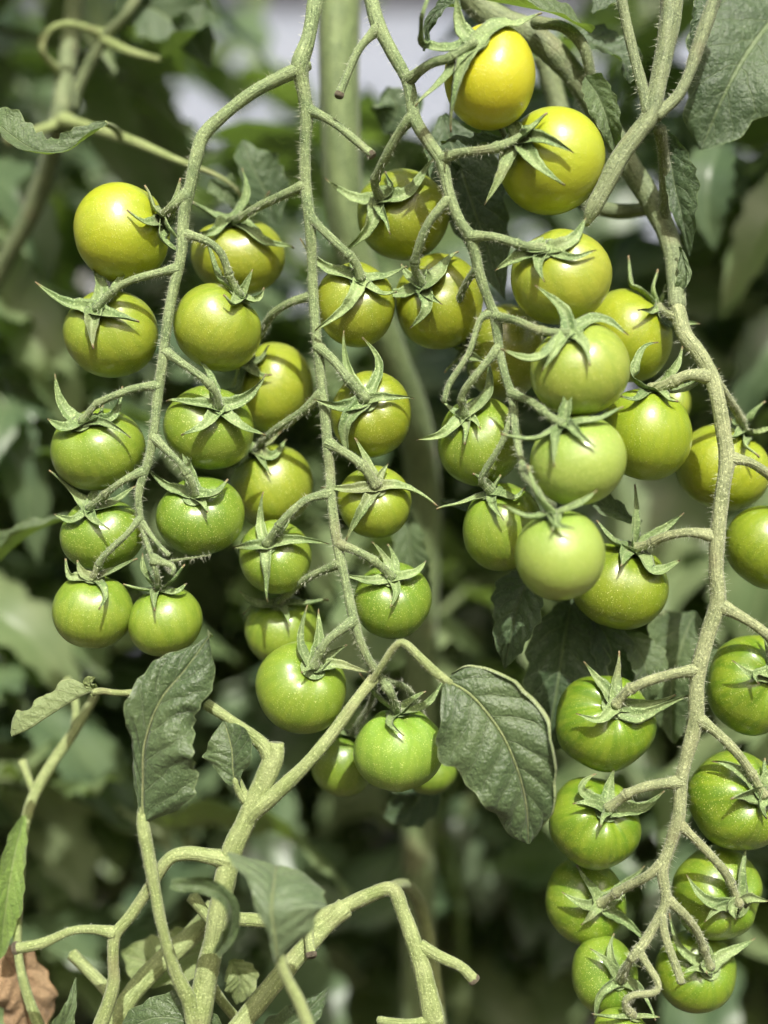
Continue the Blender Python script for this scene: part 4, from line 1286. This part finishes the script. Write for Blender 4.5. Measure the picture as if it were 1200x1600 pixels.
    leaf(t, [(360, 1500, .03), (375, 1530, .03), (370, 1570, .032)], [(0, 6, 6), (.4, 30, 30), (1, 2, 2)], M_LEAFY, normal=(.2, -.9, .5), seed=43)

    # withering shoot at the far left
    t = thing('tomato_shoot', P(20, 1680, .04), 'shoot at the lower left edge with hanging light green leaf and brown dead leaf', 'shoot')
    stem(t, [(150, 1085, .07, 7), (118, 1140, .064, 8), (80, 1195, .06, 9), (52, 1245, .056, 9), (38, 1290, .05, 8)], 'stem', M_SHOOT)
    stem(t, [(35, 1190, .066, 6), (48, 1225, .06, 6), (56, 1240, .056, 7)], 'petiole', M_SHOOT)
    stem(t, [(105, 1060, .075, 5), (118, 1100, .07, 6), (118, 1140, .064, 7)], 'petiole', M_SHOOT)
    stem(t, [(110, 1690, .03, 12), (60, 1600, .03, 9), (30, 1500, .03, 7), (30, 1400, .035, 7), (38, 1290, .05, 7)], 'stem', M_SHOOT)
    leaf(t, [(38, 1275, .045), (22, 1340, .035), (10, 1410, .03), (-2, 1500, .032)], [(0, 5, 5), (.25, 22, 30), (.6, 36, 26), (.9, 14, 10), (1, 1, 1)], M_LEAFB, normal=(.3, -1, .2), fold=(.7, .7), seed=51, label='light green folded leaf hanging')
    leaf(t, [(-5, 1480, .05), (25, 1520, .045), (42, 1570, .045), (40, 1660, .05)], [(0, 10, 10), (.2, 36, 38), (.55, 44, 42), (1, 10, 10)], M_DRY, normal=(.2, -1, .3), fold=(-.3, .4), curl=(.5, -.5), wav=.004, puff=.002, seed=52, label='crisp brown dead leaf')

    # upper left vine, out of focus
    t = thing('tomato_vine', P(95, 1700, .20), 'out of focus vine in the upper left with forked node and curled leaf tip', 'vine')
    stem(t, [(130, -260, .16, 16), (118, -20, .15, 15), (104, 100, .14, 15), (92, 190, .13, 15), (50, 330, .16, 15), (-60, 560, .2, 15), (-150, 1000, .2, 17), (-150, 1800, .2, 18), (-120, 3200, .2, 18), (-100, 4000, .2, 18)], 'main_stem', M_VINE, nseg=12, step=.006)
    stem(t, [(100, 188, .125, 11), (150, 202, .11, 9), (210, 222, .09, 8), (270, 248, .075, 6), (340, 275, .066, 3.5), (372, 300, .067, 2.5), (385, 330, .07, 2)], 'branch', M_SHOOT)
    stem(t, [(98, 190, .13, 9), (60, 205, .12, 8), (10, 220, .11, 8)], 'branch', M_SHOOT)
    stem(t, [(235, -40, .12, 9), (200, 20, .12, 9), (160, 65, .13, 9), (125, 130, .135, 9), (110, 170, .135, 9)], 'branch', M_VINE)
    stem(t, [(165, 55, .13, 7), (110, 38, .12, 6), (75, 50, .12, 6), (66, 80, .12, 6), (90, 110, .13, 6)], 'petiole', M_SHOOT)
    stem(t, [(160, 60, .13, 8), (200, 80, .12, 7), (252, 94, .12, 3)], 'petiole', M_SHOOT)
    stem(t, [(190, 215, .10, 5), (178, 200, .06, 5), (164, 193, .014, 4)], 'petiole', M_SHOOT)
    leaf(t, [(166, 192, .012), (138, 212, .008), (98, 235, .006), (52, 232, .006), (5, 200, .01), (-20, 175, .014)], [(0, 3, 3), (.12, 15, 16), (.35, 25, 27), (.65, 34, 34), (.9, 28, 28), (1, 6, 6)], M_LEAF2, normal=(.1, -1, .8), fold=(.3, .25), curl=(.9, .2), seed=61, tooth=.16, teeth=8, nu=60, nv=12, label='curled pale leaf tip in focus at the left edge')
    leaf(t, [(430, 350, .075), (415, 300, .07), (392, 255, .068), (380, 218, .07)], [(0, 4, 4), (.35, 44, 40), (.7, 34, 36), (1, 2, 2)], M_LEAF, normal=(.2, -1, .5), seed=62)
    leaf(t, [(330, 280, .07), (350, 300, .068), (368, 330, .07)], [(0, 4, 4), (.4, 26, 26), (1, 2, 2)], M_LEAF2, normal=(.2, -1, .5), seed=63)
    leaf(t, [(110, 808, .075), (70, 822, .07), (25, 850, .07), (-30, 905, .075)], [(0, 3, 3), (.2, 20, 18), (.6, 28, 26), (1, 4, 4)], M_LEAF2, normal=(-.3, -.6, .9), fold=(.7, .7), seed=64, label='folded leaf poking in from the left edge')
    for q, w, m_, sd in (([(-70, 400, .26), (10, 470, .24), (70, 560, .235), (120, 700, .25)], 60, 1, 71),
                         ([(-60, 620, .24), (0, 680, .22), (40, 760, .22), (60, 880, .23)], 46, 0, 72),
                         ([(-80, 900, .26), (0, 960, .24), (70, 1020, .24), (130, 1120, .25)], 55, 1, 73),
                         ([(-40, 250, .22), (20, 300, .20), (60, 380, .20), (80, 450, .21)], 50, 0, 74)):
        leaf(t, q, [(0, .06 * w, .06 * w), (.2, .8 * w, .8 * w), (.5, w, w), (.8, .55 * w, .5 * w), (1, 2, 2)], M_BACK[m_], normal=(.1, -.75, .65), seed=sd, nu=22, nv=5, tooth=.16)
        stem(t, [(q[0][0] - 120, q[0][1] - 40, .21, 6), (q[0][0] - 50, q[0][1] - 15, .24, 6), (*q[0], 5)], 'petiole', M_SHOOT)
    leaf(t, [(250, 92, .12), (285, 70, .118), (310, 40, .118), (320, 0, .12)], [(0, 6, 6), (.4, 60, 60), (1, 2, 2)], M_LEAF, normal=(.1, -.4, 1), seed=65)
    leaf(t, [(180, 30, .13), (230, 10, .125), (300, 60, .125), (330, 110, .13)], [(0, 6, 6), (.4, 70, 60), (1, 2, 2)], M_LEAF, normal=(.1, -1, .1), seed=66)


M_VINEL = stem_material('main_stem_green', (0.105, 0.150, 0.060), (0.150, 0.200, 0.082), spots=0.2, scale=60)
M_LEAFG = leaf_material('leaf_front', (0.040, 0.070, 0.025), (0.070, 0.106, 0.041), (0.22, 0.27, 0.115),
                        (0.15, 0.20, 0.09), 0.55, 0.12, 0.36)
M_LEAFB = leaf_material('leaf_bright', (0.135, 0.225, 0.045), (0.180, 0.270, 0.065), (0.22, 0.29, 0.11),
                        (0.30, 0.36, 0.15), 0.5, 0.3, 0.45)
M_LEAFC = leaf_material('leaf_cup', (0.080, 0.122, 0.058), (0.125, 0.170, 0.085), (0.16, 0.21, 0.10), (0.20, 0.26, 0.12), 0.4, 0.2, 0.4)
place_vines()


# ------------------------------------------------------------------ plants further back
def leaflet_local(L, W, seed, droop):
    """one leaflet along +Y, face up +Z"""
    r0 = np.random.RandomState(seed)
    mid = [(0, 0, 0), (0.02 * L * r0.uniform(-1, 1), L * .35, 0.03 * L), (0.05 * L * r0.uniform(-1, 1), L * .7, -droop * .3 * L), (0, L, -droop * L)]
    wd = [(0, .05 * W, .05 * W), (.12, .55 * W, .55 * W), (.35, W, W), (.6, .8 * W, .8 * W), (.85, .35 * W, .35 * W), (1, .01 * W, .01 * W)]
    return leaf_geo(mid, wd, normal=(0, 0, 1), fold=(.3, .3), curl=(-.5, -.5), nu=12, nv=3, teeth=4, tooth=.2, puff=.001, wav=.004, seed=seed)


def compound_leaf_mesh(seed, mat):
    r0 = np.random.RandomState(seed)
    L = 0.24
    pts = np.array([[0, 0, 0, .0028], [0, .25 * L, .05 * L, .0025], [0, .6 * L, .03 * L, .002], [0, L * .85, -.10 * L, .0014]])
    path = resample(catmull(pts, 6), .012)
    V, F = tube_geo(path, 6, 0, 0, seed=seed)
    UV = np.tile([[0.5, 0.0]], (len(V), 1))
    def add(v, f, u):
        nonlocal V, F, UV
        k = len(V)
        V = np.vstack([V, v])
        F = F + [tuple(i + k for i in q) for q in f]
        UV = np.vstack([UV, u])
    spots = [(.35, 1, .075), (.38, -1, .07), (.58, 1, .08), (.62, -1, .085), (.80, 1, .06), (.82, -1, .06), (.99, 0, .105)]
    for i, (t, s, ll) in enumerate(spots):
        v, f, u = leaflet_local(ll * r0.uniform(.85, 1.2), ll * .30, seed * 11 + i, r0.uniform(.1, .5))
        a = s * r0.uniform(.9, 1.35)
        b = r0.uniform(-.4, .4)
        v = v.copy()
        x, z = v[:, 0] * math.cos(b) + v[:, 2] * math.sin(b), -v[:, 0] * math.sin(b) + v[:, 2] * math.cos(b)
        v[:, 0], v[:, 2] = x, z
        x, y = v[:, 0] * math.cos(a) + v[:, 1] * math.sin(a), -v[:, 0] * math.sin(a) + v[:, 1] * math.cos(a)
        v[:, 0], v[:, 1] = x, y
        p = path[min(len(path) - 1, int(t * (len(path) - 1)))][:3]
        add(v + p, f, u)
    me = bpy.data.meshes.new('leaf')
    me.from_pydata(V.tolist(), [], F)
    me.polygons.foreach_set('use_smooth', [True] * len(me.polygons))
    lay = me.uv_layers.new(name='UVMap')
    li = np.empty(len(me.loops), int)
    me.loops.foreach_get('vertex_index', li)
    lay.data.foreach_set('uv', UV[li].ravel())
    me.materials.append(mat)
    return me


LEAF_MESHES = [compound_leaf_mesh(100 + i, M_BACK[i % 2]) for i in range(8)]


def back_plant(x, y, h, n, seed, label, lo=0.1, size=1.0, pitch=(-.9, .35)):
    r0 = random.Random(seed)
    t = thing('tomato_plant', (x, y, 0), label, 'plant', 'tomato plants growing behind')
    pts = [[x, y, -.02, .011], [x + r0.uniform(-.03, .03), y, h * .35, .010], [x + r0.uniform(-.05, .05), y, h * .7, .009], [x + r0.uniform(-.08, .08), y, h, .004]]
    path = resample(catmull(pts, 8), .03)
    V, F = tube_geo(path, 8, .03, .03, seed=seed)
    make_obj('main_stem', V, F, M_VINE, t)
    for i in range(n):
        f = lo + (1 - lo) * (i + r0.random()) / n
        p = path[min(len(path) - 1, int(f * (len(path) - 1)))][:3]
        az = i * 2.4 + r0.uniform(-.5, .5)
        o = bpy.data.objects.new('leaf', LEAF_MESHES[r0.randrange(8)])
        COL.objects.link(o)
        o.parent = t
        o.location = (p[0] - x, p[1] - y, p[2])
        o.rotation_euler = (r0.uniform(*pitch), r0.uniform(-.5, .5), az)
        s = size * r0.uniform(.75, 1.25)
        o.scale = (s, s, s)


BP = [   # x, y, height, leaves, lowest leaf, leaf size, label
    (-.30, .27, 1.75, 56, .42, 0.95, 'nearest out of focus tomato plant along the left edge'),
    (.32, .29, 1.75, 56, .42, 0.95, 'nearest out of focus tomato plant along the right edge'),
    (-.16, .52, 1.28, 56, .56, 1.05, 'leafy tomato plant out of focus behind the left truss'),
    (.06, .58, 1.20, 50, .60, 1.05, 'leafy tomato plant out of focus behind the centre'),
    (.25, .50, 1.28, 56, .56, 1.05, 'leafy tomato plant out of focus behind the centre right truss'),
    (-.46, .66, 1.7, 56, .1, 1.15, 'leafy tomato plant of the second row beyond the left edge plant'),
    (.50, .66, 1.7, 56, .1, 1.15, 'leafy tomato plant of the second row beyond the right edge plant'),
    (-.32, .92, 1.70, 60, .1, 1.2, 'tall tomato plant of the third row left of centre'),
    (-.10, 1.02, 1.42, 56, .1, 1.2, 'shorter tomato plant of the third row, below the pale gap'),
    (.15, 1.08, 1.40, 56, .1, 1.2, 'shorter tomato plant of the third row right of the pale gap'),
    (.38, .92, 1.70, 60, .1, 1.2, 'tall tomato plant of the third row right of centre'),
    (-.60, 1.3, 1.8, 56, .1, 1.3, 'tall tomato plant at the far left end of the last row'),
    (.68, 1.3, 1.8, 56, .1, 1.3, 'tall tomato plant at the far right end of the last row'),
]


def shade_canopy():
    """unseen compound leaves on the main stem, added above the picture to shade the background"""
    root = [o for o in bpy.data.objects if o.name.startswith('tomato_vine') and 'main stem rising' in o.get('label', '')][0]
    r0 = random.Random(91)
    base = np.array(root.location)
    for i in range(16):
        z = 1.27 + .30 * (i + r0.random()) / 16
        p = np.array([-.022 + r0.uniform(-.004, .004), .105, z])
        o = bpy.data.objects.new('leaf', LEAF_MESHES[r0.randrange(8)])  # unseen leaf, added for the shade it throws on the plants behind
        COL.objects.link(o)
        o.parent = root
        o.location = tuple(p - base)
        az = R_(r0.uniform(55, 105)) * (1 if i % 2 else -1)
        o.rotation_euler = (r0.uniform(-.25, .35), r0.uniform(-.4, .4), az)
        q = r0.uniform(1.0, 1.35)
        o.scale = (q, q, q)


shade_canopy()
for i, (x, y, h, n, lo, sz, lb) in enumerate(BP):
    back_plant(x, y, h, n, 300 + i, lb, lo, sz)


# ------------------------------------------------------------------ pale house beyond the garden
def box_geo(x0, x1, y0, y1, z0, z1):
    V = [(x, y, z) for x in (x0, x1) for y in (y0, y1) for z in (z0, z1)]
    F = [(0, 1, 3, 2), (4, 6, 7, 5), (0, 4, 5, 1), (2, 3, 7, 6), (0, 2, 6, 4), (1, 5, 7, 3)]
    return np.array(V, float), F


def wall_with_holes(x0, x1, z0, z1, y, th, holes):
    """front face in strips round the openings, each strip a closed box"""
    xs = sorted({x0, x1, *[h[0] for h in holes], *[h[1] for h in holes]})
    zs = sorted({z0, z1, *[h[2] for h in holes], *[h[3] for h in holes]})
    idx, V, F = {}, [], []

    def vi(a, b, c):
        if (a, b, c) not in idx:
            idx[(a, b, c)] = len(V)
            V.append((a, b, c))
        return idx[(a, b, c)]

    solid = {}
    for i in range(len(xs) - 1):
        for k in range(len(zs) - 1):
            mx, mz = (xs[i] + xs[i + 1]) / 2, (zs[k] + zs[k + 1]) / 2
            solid[(i, k)] = not any(h[0] < mx < h[1] and h[2] < mz < h[3] for h in holes)
    for (i, k), ok in solid.items():
        if not ok:
            continue
        a, b, c, d = xs[i], xs[i + 1], zs[k], zs[k + 1]
        F.append((vi(a, y, c), vi(b, y, c), vi(b, y, d), vi(a, y, d)))
        F.append((vi(a, y + th, c), vi(a, y + th, d), vi(b, y + th, d), vi(b, y + th, c)))
        for di, dk, e in ((-1, 0, (a, a, c, d)), (1, 0, (b, b, c, d)), (0, -1, (a, b, c, c)), (0, 1, (a, b, d, d))):
            if not solid.get((i + di, k + dk), False):
                p, q, r, t = e
                F.append((vi(p, y, r), vi(q, y, t), vi(q, y + th, t), vi(p, y + th, r)))
    return np.array(V, float), F


def build_house():
    HY = 5.2
    t = thing('house', (0, HY, 0), 'pale grey house wall with dark eave glimpsed out of focus between the leaves', 'house')
    m_wall = plain_material('render_wall', (0.22, 0.25, 0.31), 0.9, 3.0, (0.265, 0.295, 0.35))
    m_roof = plain_material('roof_tiles', (0.060, 0.058, 0.065), 0.8, 6.0, (0.095, 0.09, 0.09))
    m_glass = plain_material('window_glass', (0.010, 0.014, 0.026), 0.12)
    m_frame = plain_material('window_frame', (0.62, 0.62, 0.60), 0.5)
    wins = [(-2.25, -1.15, 1.75, 2.92), (1.30, 2.2, 1.2, 2.3)]
    V, F = wall_with_holes(-4.5, 4.5, -.1, 3.32, HY, .25, wins)
    make_obj('wall', V, F, m_wall, t, smooth=False)
    V = [(-4.9, HY - .3, 3.3), (4.9, HY - .3, 3.3), (4.9, HY - .3, 3.44), (-4.9, HY - .3, 3.44), (-4.9, HY + 2.4, 4.8), (4.9, HY + 2.4, 4.8),
         (4.9, HY + 2.4, 4.66), (-4.9, HY + 2.4, 4.66)]
    F = [(0, 1, 2, 3), (3, 2, 5, 4), (0, 7, 6, 1), (1, 6, 5, 2), (0, 3, 4, 7), (4, 5, 6, 7)]
    make_obj('roof', V, F, m_roof, t, smooth=False)
    for (a, b, c, d) in wins:
        V, F = box_geo(a, b, HY + .12, HY + .14, c, d)
        w = make_obj('window', V, F, m_glass, t, smooth=False)
        fw = .05
        for (p, q, r, u) in ((a, b, c, c + fw), (a, b, d - fw, d), (a, a + fw, c + fw, d - fw), (b - fw, b, c + fw, d - fw), ((a + b) / 2 - .03, (a + b) / 2 + .03, c + fw, d - fw)):
            V, F = box_geo(p, q, HY + .06, HY + .115, r, u)
            make_obj('frame', V, F, m_frame, w, smooth=False)


build_house()
